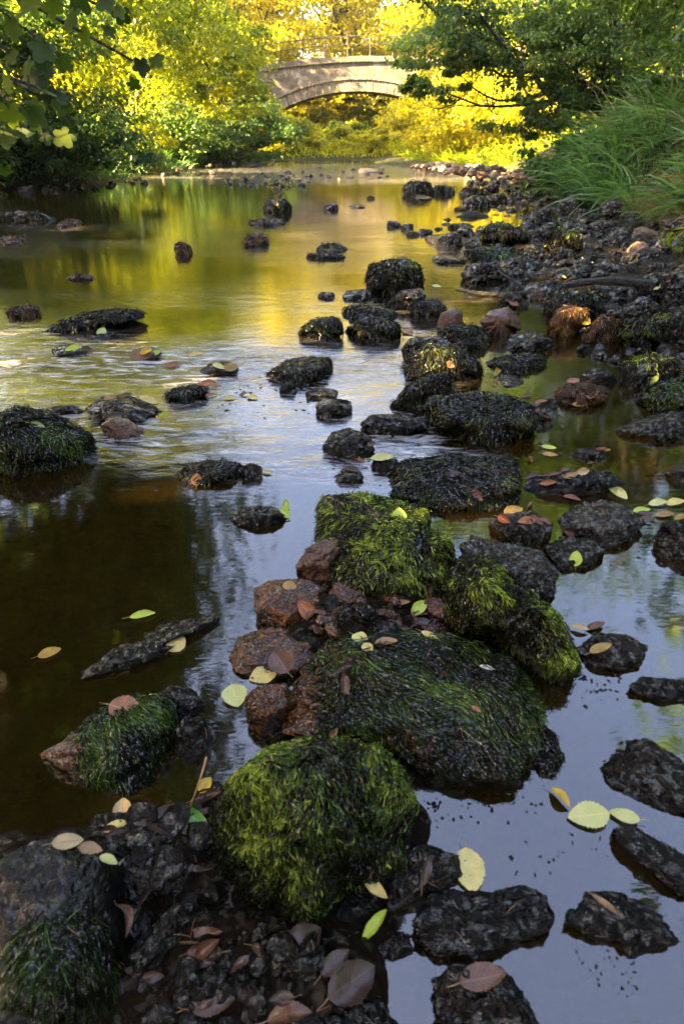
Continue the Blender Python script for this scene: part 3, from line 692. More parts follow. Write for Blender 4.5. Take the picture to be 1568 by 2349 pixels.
def zground(x, y):
    x = np.atleast_1d(np.asarray(x, dtype=float)); y = np.atleast_1d(np.asarray(y, dtype=float))
    xl = np.interp(y, YL, XL); xr = np.interp(y, YR, XR)
    P = np.stack([x, y, 0 * x], 1)
    xl = xl + .5 * fbm(P * .7, 2); xr = xr + .35 * fbm(P * .8 + 9, 2)
    dl, dr = xl - x, x - xr
    inn = np.minimum(-dl, -dr)
    deep = -.10 - .22 * sstep(3, 8, y) - .12 * sstep(.3, 2, inn)
    deep = np.where((x < 0) & (y > 1.2), deep - .15 * sstep(0, .7, -x) , deep)
    z = deep * sstep(0, .8, inn) 
    hl = 1.15 * sstep(0, 2.6, dl) + .05 * np.clip(dl, 0, 1) + .06 * np.clip(dl - 3, 0, 30)
    barf = sstep(16, 19, y)
    hr = (1 - barf) * (1.0 * sstep(0, 1.9, dr) + .03 * np.clip(dr - 2, 0, 30)) + barf * (.16 * sstep(0, 1.0, dr) + .8 * sstep(2.2, 5, dr))
    z = np.where(dl > 0, hl, z); z = np.where(dr > 0, hr, z)
    z = np.maximum(z, np.where(y > 28.6, sstep(28.6, 30.5, y) * .3 + .03 * np.clip(y - 32, 0, 40) - .02 , -9))
    for (mx, my, rx, ry, h) in MUDW:
        r2 = ((x - mx) / rx) ** 2 + ((y - my) / ry) ** 2
        m = r2 < 4
        z = np.where(m, np.maximum(z, h - .05 * r2 - .03 * r2 * r2 * .5), z)
    z = z + .022 * fbm(P * 7, 3) * np.clip(1 - y / 40, .3, 1) + .016 * fbm(P * 34, 3) * (y < 6)
    z = z + .12 * fbm(P * .9 + 4, 3) * ((dl > .3) | (dr > .3))
    return z

def axis(segs):
    out = []
    for a, b, n in segs: out.append(np.linspace(a, b, n, endpoint=False))
    return np.concatenate(out + [[segs[-1][1]]])
def grid(xs, ys, zf):
    X, Y = np.meshgrid(xs, ys); V = np.stack([X.ravel(), Y.ravel(), zf(X.ravel(), Y.ravel())], 1)
    nx = len(xs); i, j = np.meshgrid(np.arange(len(ys) - 1), np.arange(nx - 1), indexing='ij')
    a = (i * nx + j).ravel()
    return V, np.stack([a, a + 1, a + nx + 1, a + nx], 1)

gx = axis([(-400, -60, 6), (-60, -12, 30), (-12, -3, 50), (-3, -1.2, 50), (-1.2, 1.3, 230), (1.3, 5, 90), (5, 14, 40), (14, 60, 25), (60, 400, 6)])
gy = axis([(-60, -6, 10), (-6, -.2, 20), (-.2, 2.2, 200), (2.2, 8, 150), (8, 16, 90), (16, 34, 90), (34, 80, 30), (80, 500, 8)])
GV, GF = grid(gx, gy, zground)

t = NT('riverbank_soil')
pos = t.n('ShaderNodeNewGeometry').outputs['Position']
n1 = t.noise(pos, 6, 5, .6); n2 = t.noise(pos, 48, 6, .7)
sx = t.n('ShaderNodeSeparateXYZ'); t.l(pos, sx.inputs[0])
c = t.ramp(n1, [(.3, (.003, .002, .0015)), (.7, (.010, .007, .004))])
vo = t.n('ShaderNodeTexVoronoi', Scale=16.0); t.l(pos, vo.inputs['Vector'])
stn = t.ramp(vo.outputs['Color'], [(0.1, (.008, .006, .004)), (.9, (.05, .028, .012))])
c = t.mix(t.ramp(vo.outputs['Distance'], [(.35, 1.0), (.6, 0.0)]), c, (0, 0, 0)) if False else t.mix(.22, c, stn)
farc = t.ramp(t.noise(pos, 2.5, 6, .65), [(.35, (.03, .022, .010)), (.6, (.05, .055, .012)), (.8, (.09, .06, .02))])
c = t.mix(t.ramp(t.math('MULTIPLY', sx.outputs[1], .05), [(.5, 0.0), (.9, 1.0)]), c, farc)
h = t.math('ADD', t.math('MULTIPLY', n2, 1.0), t.math('MULTIPLY', vo.outputs['Distance'], .8))
wet = t.ramp(t.math('MULTIPLY', sx.outputs[1], .05), [(.2, .25), (.6, .8)])
p = t.n('ShaderNodeBsdfPrincipled'); t.l(c, p.inputs['Base Color']); t.l(wet, p.inputs['Roughness']); t.l(t.ramp(t.noise(pos, 50, 3, .6), [(.52, .08), (.64, 1.0)]), p.inputs['Specular IOR Level']); t.l(t.bump(h, 1.0, .03), p.inputs['Normal'])
M['soil'] = t.done(p.outputs[0])
ground = link('ground', mesh_from('ground', GV, GF, [M['soil']])); tag(ground, kind='structure')
GB = BVHTree.FromPolygons(GV.tolist(), GF.tolist())

# water: a sheet whose ripples run strongest where the river is fast
def ripple(x, y):
    P = np.stack([x, y, 0 * x], 1)
    ly = y + .25 * x
    side = 1 - sstep(.1, .75, x - .10 * (y - 2))
    rap = sstep(1.55, 2.0, ly) * (1 - sstep(2.7, 3.4, ly)) * side * .8
    up = sstep(2.7, 3.4, ly) * (1 - .6 * sstep(6, 11, y)) * (1 - sstep(.9, 2.2, x - .1 * y)) * .13
    fast = (rap + up) * (.35 + .9 * np.clip(.5 + fbm(P * np.array([.9, 1.6, 1]), 3) * 1.6, 0, 1))
    far = sstep(14, 17, y) * (1 - sstep(23, 27, y)) * .2
    band = 0
    return np.clip(fast * .85 + far + band + .03, 0, 1.2)
def zwater(x, y):
    P = np.stack([x * 3.2 + y * 1.2, y * 7.5 - x * 2.5, 0 * x], 1)
    r = np.clip(ripple(x, y) - .2, 0, 1) * (y < 5)
    return .012 * r * fbm(P, 3) + .004 * r * fbm(P * 2.6, 2)
wx = axis([(-12, -4, 20), (-4, -1.7, 60), (-1.7, .8, 170), (.8, 2.6, 40), (2.6, 7, 16)])
wy = axis([(-6, .2, 10), (.2, 1.4, 50), (1.4, 4.5, 260), (4.5, 8.5, 120), (8.5, 31, 60)])
WV, WF = grid(wx, wy, zwater)
t = NT('river_water')
pos = t.n('ShaderNodeNewGeometry').outputs['Position']
rp = t.n('ShaderNodeAttribute', _attribute_name='tone').outputs['Fac']
mp = t.n('ShaderNodeMapping'); t.l(pos, mp.inputs['Vector']); mp.inputs['Scale'].default_value = (1.0, 2.6, 1); mp.inputs['Rotation'].default_value = (0, 0, R(-14))
mp2 = t.n('ShaderNodeMapping'); t.l(pos, mp2.inputs['Vector']); mp2.inputs['Scale'].default_value = (1.0, 3.8, 1); mp2.inputs['Rotation'].default_value = (0, 0, R(16))
w1 = t.noise(mp.outputs[0], 4.2, 4, .6, .6); w2 = t.noise(mp2.outputs[0], 13, 3, .6, .8)
hh = t.math('ADD', w1, t.math('MULTIPLY', w2, .35))
hh = t.math('MULTIPLY', hh, rp)
calm = t.math('MULTIPLY', t.noise(pos, 2.0, 2, .5), .05)
hh = t.math('ADD', hh, calm)
nb = t.bump(hh, .30, .05)
rough = t.math('MULTIPLY_ADD', rp, .14, .04)
gl = t.n('ShaderNodeBsdfGlossy', Color=(1, 1, 1, 1)); t.l(rough, gl.inputs['Roughness']); t.l(nb, gl.inputs['Normal'])
tr = t.n('ShaderNodeBsdfTransparent', Color=(.50, .31, .10, 1))
df = t.n('ShaderNodeBsdfDiffuse', Color=(.030, .018, .003, 1))
body = t.n('ShaderNodeMixShader'); body.inputs[0].default_value = .4; t.l(tr.outputs[0], body.inputs[1]); t.l(df.outputs[0], body.inputs[2])
fr = t.n('ShaderNodeFresnel', IOR=1.95); t.l(nb, fr.inputs['Normal'])
mx = t.n('ShaderNodeMixShader'); t.l(fr.outputs[0], mx.inputs[0]); t.l(body.outputs[0], mx.inputs[1]); t.l(gl.outputs[0], mx.inputs[2])
# silky foam of the fast water
mp3 = t.n('ShaderNodeMapping'); t.l(pos, mp3.inputs['Vector']); mp3.inputs['Scale'].default_value = (1.2, 4.5, 1); mp3.inputs['Rotation'].default_value = (0, 0, R(20))
fo = t.ramp(t.noise(mp3.outputs[0], 5.5, 6, .62, .9), [(.48, 0.0), (.70, 1.0)])
fo = t.math('MULTIPLY', fo, t.ramp(rp, [(.10, 0.0), (.65, .85)]))
fd = t.n('ShaderNodeBsdfDiffuse', Color=(.62, .62, .66, 1)); t.l(nb, fd.inputs['Normal'])
mf = t.n('ShaderNodeMixShader'); t.l(fo, mf.inputs[0]); t.l(mx.outputs[0], mf.inputs[1]); t.l(fd.outputs[0], mf.inputs[2])
M['water'] = t.done(mf.outputs[0])
water = link('water', mesh_from('water', WV, WF, [M['water']], attr=ripple(WV[:, 0], WV[:, 1]))); tag(water, kind='structure')

# ------------------------------------------------------------------ fields of small stones
zg = lambda x, y: float(zground(x, y)[0])
zg0 = lambda x, y: max(-.04, float(zground(x, y)[0]))
scatter([(1000,520),(1050,490),(1230,470),(1420,480),(1600,530),(1600,700),(1400,730),(1200,720),(1100,670),(1060,600),(990,560)], 120, 30, 96, ['dark', 'dark', 'black', 'grey', 'mossrock'],
        'small stone packed in the stone field below the grassy bank', 'stones of the stone field below the grassy bank', 1, zg0)
scatter([(1280,495),(1400,480),(1540,510),(1600,560),(1600,600),(1400,570),(1260,530)], 20, 45, 75, ['dark', 'cobble', 'grey'],
        'drier brownish stone at the top of the stone field under the grass edge', 'drier stones under the grass edge', 2, zg, avoid=False)
scatter([(1320,800),(1430,800),(1600,790),(1600,880),(1400,830)], 14, 30, 60, ['black', 'dark'], 'dark wet stone in the water near the right edge', 'dark stones in the water near the right edge', 3)
for m_, n_, s_ in (('pale', 90, 4), ('cobble', 130, 44), ('orange', 50, 45)):
    mass_of_stones('cobbles', 'sunlit cobbles of the gravel bar downstream of the bridge', m_, [(870,395),(960,378),(1100,380),(1200,392),(1230,425),(1100,418),(960,412),(880,405)], n_, 9, 24, [m_], '', '', s_, zf=zg, overlap=.55)
scatter([(1080,415),(1180,420),(1260,450),(1260,480),(1150,470),(1060,440)], 20, 18, 42, ['black', 'dark'], 'black stone at the shaded foot of the grassy bank', 'black stones at the foot of the grassy bank', 5)
mass_of_stones('shore_stones', 'small stones along the far left water edge under the bushes', 'cobble', [(380,398),(470,376),(560,366),(580,372),(520,392),(420,408),(360,412)], 90, 8, 20, ['cobble'], '', '', 6, zf=zg, overlap=.6)
scatter([(510,415),(600,398),(700,395),(720,415),(690,432),(600,430),(520,425)], 28, 9, 30, ['black', 'dark'], 'small dark stone of the riffle in mid river', 'dark stones of the mid river riffle', 7, None, 1.1)
scatter([(730,385),(880,380),(900,408),(780,415),(700,400)], 12, 8, 18, ['dark', 'cobble'], 'small stone in the golden water before the far shore', 'stones in the golden water', 8, None, 1.3)
scatter([(0,432),(120,428),(330,412),(340,424),(200,438),(0,445)], 16, 14, 34, ['black', 'dark'], 'black stone in the shadow beneath the left bushes', 'black stones beneath the left bushes', 9)
scatter([(380,2150),(560,2140),(700,2180),(760,2240),(560,2349),(300,2349),(320,2200)], 30, 55, 120, ['black', 'dark'], 'small muddy stone among the dead leaves near the bottom edge', 'small muddy stones near the bottom edge', 10, zg)
scatter([(740,1340),(1010,1390),(1010,1460),(700,1460)], 14, 35, 70, ['black', 'brown'], 'small wet stone packed between the mossy rocks', 'small wet stones between the mossy rocks', 12, zg, avoid=False)
scatter([(240,1880),(480,1900),(520,2100),(300,2150)], 18, 40, 90, ['black', 'dark'], 'small black stone in the mud left of the shaggy mound', 'small black stones in the mud', 13, zg, avoid=False)

# ------------------------------------------------------------------ bridge
t = NT('weathered_bridge_stone')
tc = t.n('ShaderNodeTexCoord').outputs['Object']
mpb = t.n('ShaderNodeMapping'); t.l(tc, mpb.inputs['Vector']); mpb.inputs['Rotation'].default_value = (R(90), 0, 0)
br = t.n('ShaderNodeTexBrick', Scale=1.0); t.l(mpb.outputs[0], br.inputs['Vector'])
for k_, v_ in (('Color1', (.13, .11, .075, 1)), ('Color2', (.06, .05, .036, 1)), ('Mortar', (.10, .08, .06, 1))): br.inputs[k_].default_value = v_
br.inputs['Brick Width'].default_value = .62; br.inputs['Row Height'].default_value = .3; br.inputs['Mortar Size'].default_value = .03
nn = t.noise(tc, 1.3, 6, .7); c = t.mix(t.ramp(nn, [(.5, 0.0), (.66, .8)]), br.outputs['Color'], (.34, .30, .24))
c = t.mix(t.ramp(t.noise(tc, 3.1, 5, .7), [(.48, 0.0), (.6, .85)]), c, (.05, .042, .03))
p = t.n('ShaderNodeBsdfPrincipled', Roughness=.85); t.l(c, p.inputs['Base Color'])
t.l(t.bump(t.math('ADD', t.noise(tc, 9, 5, .7), br.outputs['Fac']), .6, .04), p.inputs['Normal'])
M['masonry'] = t.done(p.outputs[0])
M['ringstone'] = rock_mat('arch_ring_stone', (.07, .06, .045), (.20, .17, .12), (.7, .9), bmp=.4, scale=5, stain=(.14, .1, .07))
t = NT('dark_iron_rail'); p = t.n('ShaderNodeBsdfPrincipled', Roughness=.6); p.inputs['Base Color'].default_value = (.03, .022, .016, 1); M['iron'] = t.done(p.outputs[0])

BY, BX, TH = 40.0, 0.9, 3.4
bridge = empty('stone_bridge', (BX, BY, 0), 'old single-arch stone bridge with an iron railing crossing the far end of the river', 'bridge')
RAD, ZC = 11.4, 2.86 - 11.4
half = math.sqrt(RAD ** 2 - (1.0 - ZC) ** 2)
def ztop(x): return 4.16 - .011 * (x - 1.0) ** 2
def prism(outline_front, y0, y1):
    """outline: list of (x,z) pairs bottom, top strips -> quads"""
    pass
xs = np.linspace(-half, half, 61)
zi = ZC + np.sqrt(RAD ** 2 - xs ** 2)
th0 = math.asin(half / RAD)
# spandrel wall: strips above the ring, plus the wings
def strips(xs, zl, zh, y0, y1):
    n = len(xs); V = []
    for y in (y0, y1):
        V += [(x, y, z) for x, z in zip(xs, zl)] + [(x, y, z) for x, z in zip(xs, zh)]
    V = np.array(V); F = []
    for i in range(n - 1):
        a, b, c_, d = i, i + 1, n + i + 1, n + i
        F += [[a, b, c_, d], [2 * n + b, 2 * n + a, 2 * n + d, 2 * n + c_], [a, 2 * n + a, 2 * n + b, b], [d, c_, 2 * n + c_, 2 * n + d]]
    F += [[0, n, 3 * n, 2 * n], [n - 1, 3 * n - 1, 4 * n - 1, 2 * n - 1]]
    return V, np.array(F)
RT_ = .52
xo = np.linspace(-half - .38, half + .38, 61)
zo = ZC + np.sqrt((RAD + RT_ - .02) ** 2 - xo ** 2)
wl = strips(np.linspace(-16, xo[0], 12), np.full(12, -1.5), ztop(np.linspace(-16, xo[0], 12)), -.0, TH)
wr = strips(np.linspace(xo[-1], 16, 12), np.full(12, -1.5), ztop(np.linspace(xo[-1], 16, 12)), -.0, TH)
wm = strips(xo, zo, ztop(xo), 0, TH)
link('spandrel_wall', mesh_from('spandrel_wall', *merge([wl, wr, wm]), [M['masonry']], smooth=False), bridge)
# arch ring of separate voussoirs, and the barrel behind it
parts = []; nv = 34
for i in range(nv):
    a0, a1 = -th0 + (2 * th0) * i / nv + .0012, -th0 + (2 * th0) * (i + 1) / nv - .0012
    pr = .05 + .03 * random.random(); ro = RAD + RT_ - .05 * random.random()
    V = np.array([[r * math.sin(a), y, ZC + r * math.cos(a)] for a in (a0, a1) for r in (RAD, ro) for y in (-pr, .6)])
    parts.append((V, np.array([[0, 1, 3, 2], [4, 6, 7, 5], [0, 4, 5, 1], [2, 3, 7, 6], [0, 2, 6, 4], [1, 5, 7, 3]])))
link('arch_ring', mesh_from('arch_ring', *merge(parts), [M['ringstone']], smooth=False), bridge)
ths = np.linspace(-th0, th0, 40)
vb = np.array([[ (RAD + .03) * math.sin(a), y, ZC + (RAD + .03) * math.cos(a)] for y in (.6, TH) for a in ths])
fb = np.array([[i, i + 1, 41 + i, 40 + i] for i in range(39)])
link('arch_soffit', mesh_from('arch_soffit', vb, fb, [M['masonry']], smooth=True), bridge)
hood = []
for i in range(30):
    a0, a1 = -th0 + 2 * th0 * i / 30, -th0 + 2 * th0 * (i + 1) / 30 - .001
    V = np.array([[r * math.sin(a), y, ZC + r * math.cos(a)] for a in (a0, a1) for r in (RAD + RT_, RAD + RT_ + .11) for y in (-.14, .1)])
    hood.append((V, np.array([[0, 1, 3, 2], [4, 6, 7, 5], [0, 4, 5, 1], [2, 3, 7, 6], [0, 2, 6, 4], [1, 5, 7, 3]])))
link('hood_mould', mesh_from('hood_mould', *merge(hood), [M['ringstone']], smooth=False), bridge)
cp = [[], []]
x = -16.0
while x < 16:
    w = random.uniform(.8, 1.15); z0 = ztop(x + w / 2); e = random.uniform(-.012, .012)
    for ci, (ya, yb) in enumerate(((-.12 + e, .34), (TH - .3, TH + .12))):
        V, F = box(x, x + w - .012, ya, yb, z0 + .002, z0 + .24 + e)
        V[:, 2] += (V[:, 0] - x - w / 2) * (-.022 * (x - 1)); cp[ci].append((V, F))
    x += w
for c_ in cp: link('coping', mesh_from('coping', *merge(c_), [M['masonry']], smooth=False), bridge)
rail = empty('railing', (0, 0, 0), None, None); rail.parent = bridge
rx = np.linspace(-13, 13, 60); ry = np.full(60, .1)
for hgt, rr in ((.86, .028), (.52, .02)):
    V, F = tube(np.stack([rx, ry, ztop(rx) + .24 + hgt - .0], 1), np.full(60, rr * .8), 6)
    link('rail', mesh_from('rail', V, F, [M['iron']]), rail)
pst = None
for i, x in enumerate(np.arange(-12.6, 13, 1.2)):
    z = ztop(x) + .2
    if pst is None:
        V, F = merge([tube([(0, 0, 0), (0, 0, .5), (0, 0, .95)], [.032, .03, .026], 6), tube([(0, 0, .9), (0, 0, .95), (0, 0, 1.0)], [.02, .045, .01], 6)])
        pst = mesh_from('post', V, F, [M['iron']])
    link('post', pst, rail, (x, .1, z))
# ------------------------------------------------------------------ trees and shrubs
def leaf_mat(name, c0, c1, c2, tr=.5, warm=(1.9, 1.75, .5), rough=.42):
    t = NT(name)
    a = t.n('ShaderNodeAttribute', _attribute_name='tone').outputs['Fac']
    c = t.ramp(a, [(0.0, c0), (.5, c1), (1.0, c2)])
    p = t.n('ShaderNodeBsdfPrincipled', Roughness=rough); t.l(c, p.inputs['Base Color']); p.inputs['Specular IOR Level'].default_value = .4
    g = t.n('ShaderNodeMix', _data_type='RGBA', _blend_type='MULTIPLY'); g.inputs[0].default_value = 1; t.l(c, g.inputs[6]); g.inputs[7].default_value = warm + (1,)
    b = t.n('ShaderNodeBsdfTranslucent'); t.l(g.outputs[2], b.inputs[0])
    mx = t.n('ShaderNodeMixShader'); mx.inputs[0].default_value = tr; t.l(p.outputs[0], mx.inputs[1]); t.l(b.outputs[0], mx.inputs[2])
    return t.done(mx.outputs[0])
M['green'] = leaf_mat('green_leaves', (.02, .052, .012), (.045, .098, .018), (.10, .16, .03))
M['shadeleaf'] = leaf_mat('deep_shade_leaves', (.012, .026, .006), (.045, .085, .012), (.16, .21, .03), .5, rough=.6)
M['alder'] = leaf_mat('alder_leaves', (.03, .07, .02), (.07, .13, .035), (.15, .23, .07), .5)
M['mid'] = leaf_mat('yellow_green_leaves', (.05, .085, .01), (.14, .175, .014), (.31, .30, .02), .6, (2.2, 2.1, .5))
M['gold'] = leaf_mat('golden_leaves', (.11, .12, .007), (.28, .265, .013), (.44, .40, .025), .6, (2.05, 2.0, .5))
M['bark'] = rock_mat('dark_bark', (.018, .013, .01), (.05, .037, .028), (.7, .9), bmp=.8, scale=12)
M['redbark'] = rock_mat('brown_bark', (.08, .045, .025), (.2, .11, .06), (.7, .9), bmp=.8, scale=8)

def leaf_cloud(P, Nn, Dd, size, rs, aspect=.62):
    """each leaf: two quads folded along the midrib"""
    n = len(P); D = unit(Dd); N = unit(Nn - np.sum(Nn * D, 1, keepdims=True) * D); S = np.cross(D, N)
    L = size[:, None]; w = L * aspect * .5; fold = N * w * .35
    b = P; t_ = P + D * L - N * L * .12
    r1 = P + D * L * .3 + S * w + fold; r2 = P + D * L * .72 + S * w * .8 + fold * .8 - N * L * .04
    l1 = P + D * L * .3 - S * w + fold; l2 = P + D * L * .72 - S * w * .8 + fold * .8 - N * L * .04
    V = np.stack([b, r1, r2, t_, l2, l1], 1).reshape(-1, 3)
    k = (np.arange(n) * 6)[:, None]
    return V, np.concatenate([k + np.array([[0, 1, 2, 3]]), k + np.array([[0, 3, 4, 5]])])

def curve_pts(a, b, bend, n, rs):
    a, b = np.asarray(a, float), np.asarray(b, float); t_ = np.linspace(0, 1, n)[:, None]
    P = a + (b - a) * t_; P = P + np.sin(t_ * np.pi) * np.asarray(bend)
    w = np.cumsum(rs.randn(n, 3) * .02 * np.linalg.norm(b - a), 0); w -= w[0] ; w = w - t_ * w[-1]
    return P + w

def tree(name, label, cat, base, lobes, mat, leaf=.1, clumps=60, per=110, seed=0, group=None, trunk_r=.12, bark='bark', fork=.35, droop=.25,
         limbs=14, flat=.45, csize=.32, stems=1):
    """lobes: list of (centre, radii) ellipsoids the crown fills; base: foot of the trunk"""
    rs = np.random.RandomState(seed)
    base = np.array([base[0], base[1], zg(base[0], base[1]) - .1])
    root = empty(name, tuple(base), label, cat, group)
    vols = np.array([r[0] * r[1] * r[2] for c_, r in lobes]) ** .7; cnt = np.maximum(3, (clumps * vols / vols.sum())).astype(int)
    C, CR, OUT = [], [], []
    for (c_, r), k in zip(lobes, cnt):
        c_, r = np.array(c_, float), np.array(r, float)
        d = unit(rs.randn(k, 3)); q = rs.rand(k) ** .42
        C.append(c_ + d * r * q[:, None]); OUT.append(d); CR.append(np.full(k, csize * r.min()) * rs.uniform(.6, 1.35, k))
    C, OUT, CR = np.concatenate(C), np.concatenate(OUT), np.concatenate(CR)
    keep = C[:, 2] > zground(C[:, 0], C[:, 1]) - .02
    C, OUT, CR = C[keep], OUT[keep], CR[keep]
    C[:, 2] = np.maximum(C[:, 2], np.maximum(zground(C[:, 0], C[:, 1]), 0) + CR * .4)
    nc = len(C)
    k = rs.poisson(per * rs.uniform(.5, 1.3, nc)); idx = np.repeat(np.arange(nc), k); n = len(idx)
    g = rs.randn(n, 3) * .55
    tilt = OUT[idx] * .5
    off = g * CR[idx][:, None]; off[:, 2] = off[:, 2] * flat - droop * np.hypot(off[:, 0], off[:, 1]) ** 1.0 * .5
    P = C[idx] + off
    gz = np.maximum(zground(P[:, 0], P[:, 1]), .0) + .02
    P[:, 2] = np.maximum(P[:, 2], gz + rs.rand(n) * .08)
    Nn = np.array([0, 0, 1.0]) * .8 + rs.randn(n, 3) * .45 + tilt * .7
    Dd = unit(off * np.array([1, 1, .2]) + 1e-4) * .8 + rs.randn(n, 3) * .5 + np.array([0, 0, -.35])
    sz = leaf * rs.uniform(.6, 1.25, n)
    V, F = leaf_cloud(P, Nn, Dd, sz, rs)
    tone = np.clip(.45 + (rs.randn(nc) * .2)[idx] + rs.randn(n) * .16, 0, 1)
    me = mesh_from('crown', V - base, F, [M[mat]], smooth=False, attr=np.repeat(tone, 6))
    link('crown', me, root); TOTAL[1] += len(F)
    # trunk and limbs
    tubes = []
    cc = C.mean(0); top = C[np.argmax(C[:, 2] - .3 * np.hypot(C[:, 0] - cc[0], C[:, 1] - cc[1]))]
    for s_ in range(stems):
        b0 = base + np.array([rs.uniform(-.3, .3), rs.uniform(-.3, .3), 0]) * (stems > 1)
        tp = top if s_ == 0 else C[rs.randint(nc)]
        tr = curve_pts(b0, tp, rs.randn(3) * .08 * np.linalg.norm(tp - b0) * np.array([1, 1, .2]), 14, rs)
        tubes.append(tube(tr, np.linspace(trunk_r, trunk_r * .18, 14), 9))
        for q in range(limbs // stems):
            e = C[rs.randint(nc)]; f0 = rs.uniform(fork, .85); i0 = int(f0 * 13); st = tr[i0]
            Lg = np.linalg.norm(e - st)
            lb = curve_pts(st, e, np.array([0, 0, -.10 * Lg]) + rs.randn(3) * .06 * Lg, 9, rs)
            r0 = trunk_r * (1 - .8 * f0) * .62
            tubes.append(tube(lb, np.linspace(r0, r0 * .18, 9), 6))
            for w_ in range(2):
                j = rs.randint(3, 7); e2 = lb[j] + rs.randn(3) * .22 * Lg
                tubes.append(tube(curve_pts(lb[j], e2, rs.randn(3) * .04 * Lg, 6, rs), np.linspace(r0 * .4, r0 * .08, 6), 5))
    V, F = merge(tubes)
    link('trunk', mesh_from('trunk', V - base, F, [M[bark]]), root)
    return root

# left bank
tree('bush', 'dark big-leaved bush overhanging the water at the left edge', 'bush', (-6.6, 15.2), [((-6.6, 14.6, 1.2), (2.3, 1.5, 1.3)), ((-5.0, 14.3, .75), (1.1, .9, .7)), ((-7.8, 14.2, 1.7), (1.5, 1.5, 1.5)), ((-6.3, 14.3, 2.9), (2.2, 1.2, .9))], 'alder', .10, 270, 130, 1, stems=4, trunk_r=.05, csize=.34, limbs=16, droop=.5)
tree('tree', 'shaded green tree spreading above the left bank bush', 'tree', (-7.8, 17.5), [((-6.0, 16.5, 3.6), (3.0, 2.0, 1.9)), ((-4.2, 16.6, 3.3), (1.5, 1.4, 1.1)), ((-7.5, 17, 5.4), (3, 2.2, 2.0))], 'mid', .12, 130, 120, 2, droop=.6, csize=.3)
tree('tree', 'yellow-green tree leaning over the river left of the bridge', 'tree', (-6.5, 21.5), [((-4.6, 20.8, 3.2), (2.6, 2.0, 1.7)), ((-3.3, 20.6, 2.1), (1.4, 1.2, .9)), ((-5.5, 21.5, 5.0), (2.6, 2, 1.8))], 'mid', .10, 190, 150, 3, droop=.5, csize=.28)
tree('bush', 'low rounded bush hanging over the far left water edge', 'bush', (-4.2, 25.8), [((-3.6, 25.2, 1.0), (2.2, 1.5, 1.0)), ((-5.2, 23, .9), (1.6, 1.5, 1.0))], 'alder', .11, 150, 140, 4, stems=4, trunk_r=.05)
tree('tree', 'sunlit tree whose branch crosses in front of the bridge wall', 'tree', (-7, 29), [((-5.2, 28.5, 3.6), (2.4, 2, 1.8)), ((-3.6, 28, 2.4), (1.4, 1.2, .6)), ((-3.9, 28.4, 3.4), (1.0, 1, .5)), ((-6.5, 29, 5.6), (2.4, 2, 2))], 'mid', .12, 170, 130, 5, droop=.5)
tree('bush', 'yellow-green fern-like bush between the left bushes', 'bush', (-5.6, 18.6), [((-5.4, 18.4, .8), (.9, .9, .8))], 'mid', .10, 26, 110, 6, stems=3, trunk_r=.03)
tree('bush', 'golden bush glowing low behind the left bank trees', 'bush', (-9, 24), [((-9, 23, 1.8), (3, 2, 1.8)), ((-9, 24, 5), (3.5, 2, 2.5))], 'gold', .16, 120, 90, 7, stems=4, trunk_r=.05)
# the tall trees of the left bank, mirrored in the water
for i, (b, lb, lab) in enumerate([
    ((-8.6, 10.5), [((-5.2, 9.6, 6.6), (2.8, 3.0, 2.9)), ((-7, 10, 9), (3.0, 3, 2.5))], 'tall tree of the left bank, its crown mirrored dark in the olive water'),
    ((-7.5, 5.5), [((-4.3, 5.8, 6.6), (2.3, 2.6, 2.4)), ((-5.5, 5.5, 9), (3, 3, 2.4))], 'tall overhanging tree mirrored black in the pool at the left'),
    ((-6, 0.5), [((-3.4, 1.6, 5.2), (2.3, 2.4, 1.7)), ((-4.5, .5, 7.6), (3, 3, 2.2)), ((-1.9, -.6, 5.6), (1.6, 1.8, 1.0))], 'overhanging tree darkening the water at the bottom left')]):
    tree('tree', lab, 'tree', b, lb, 'green', .28, 140, 130, 20 + i, group='tall trees of the left bank', trunk_r=.22, csize=.36)
for i, (x, y, h) in enumerate([(-13, -9, 11), (-13.5, -4, 12), (-14, 1, 12), (-14, 6, 12), (-14.5, 8.5, 9.5), (-9.5, -5, 9), (-13, -15, 12), (-6, -8, 10), (-1, -10, 10), (4.5, -9, 10), (9, -5, 9), (8.5, 5.5, 9), (8, 1, 10)]):  # out-of-view trees added to block sun and close off the open sky
    tree('tree', 'unseen tall tree added around and behind the viewpoint to cast shade', 'tree', (x, y), [((x, y, h * .55), (3.2, 3.2, h * .42))], 'green', .38, 90, 60, 40 + i, group='unseen shade trees added around the viewpoint', trunk_r=.25, csize=.45)
# right bank
tree('alder_tree', 'dark green shrubby alder leaning left over the water with bare curved limbs', 'tree', (6.2, 14.8),
     [((3.6, 14.2, 2.5), (1.7, 1.3, .9)), ((2.0, 14.2, 2.6), (1.1, .9, .7)), ((1.6, 14.4, 2.1), (.7, .6, .35)), ((4.9, 14.4, 2.6), (1.5, 1.3, 1.1)), ((3.9, 14.4, 1.3), (1.5, 1.0, .5)), ((5.4, 14.0, 1.2), (1.0, .8, .7)), ((1.9, 14.5, 1.75), (.8, .7, .35))], 'alder', .082, 230, 130, 8, trunk_r=.11, limbs=24, fork=.15, csize=.30, stems=3)
tree('tree', 'dark tall tree behind the alder on the right bank', 'tree', (7.2, 18), [((6.6, 17.4, 3.9), (2.2, 2, 1.9)), ((6.0, 15.5, 5.4), (3.2, 3, 2.2)), ((8.5, 16, 3.2), (2, 2, 2))], 'alder', .12, 190, 130, 9, trunk_r=.3)
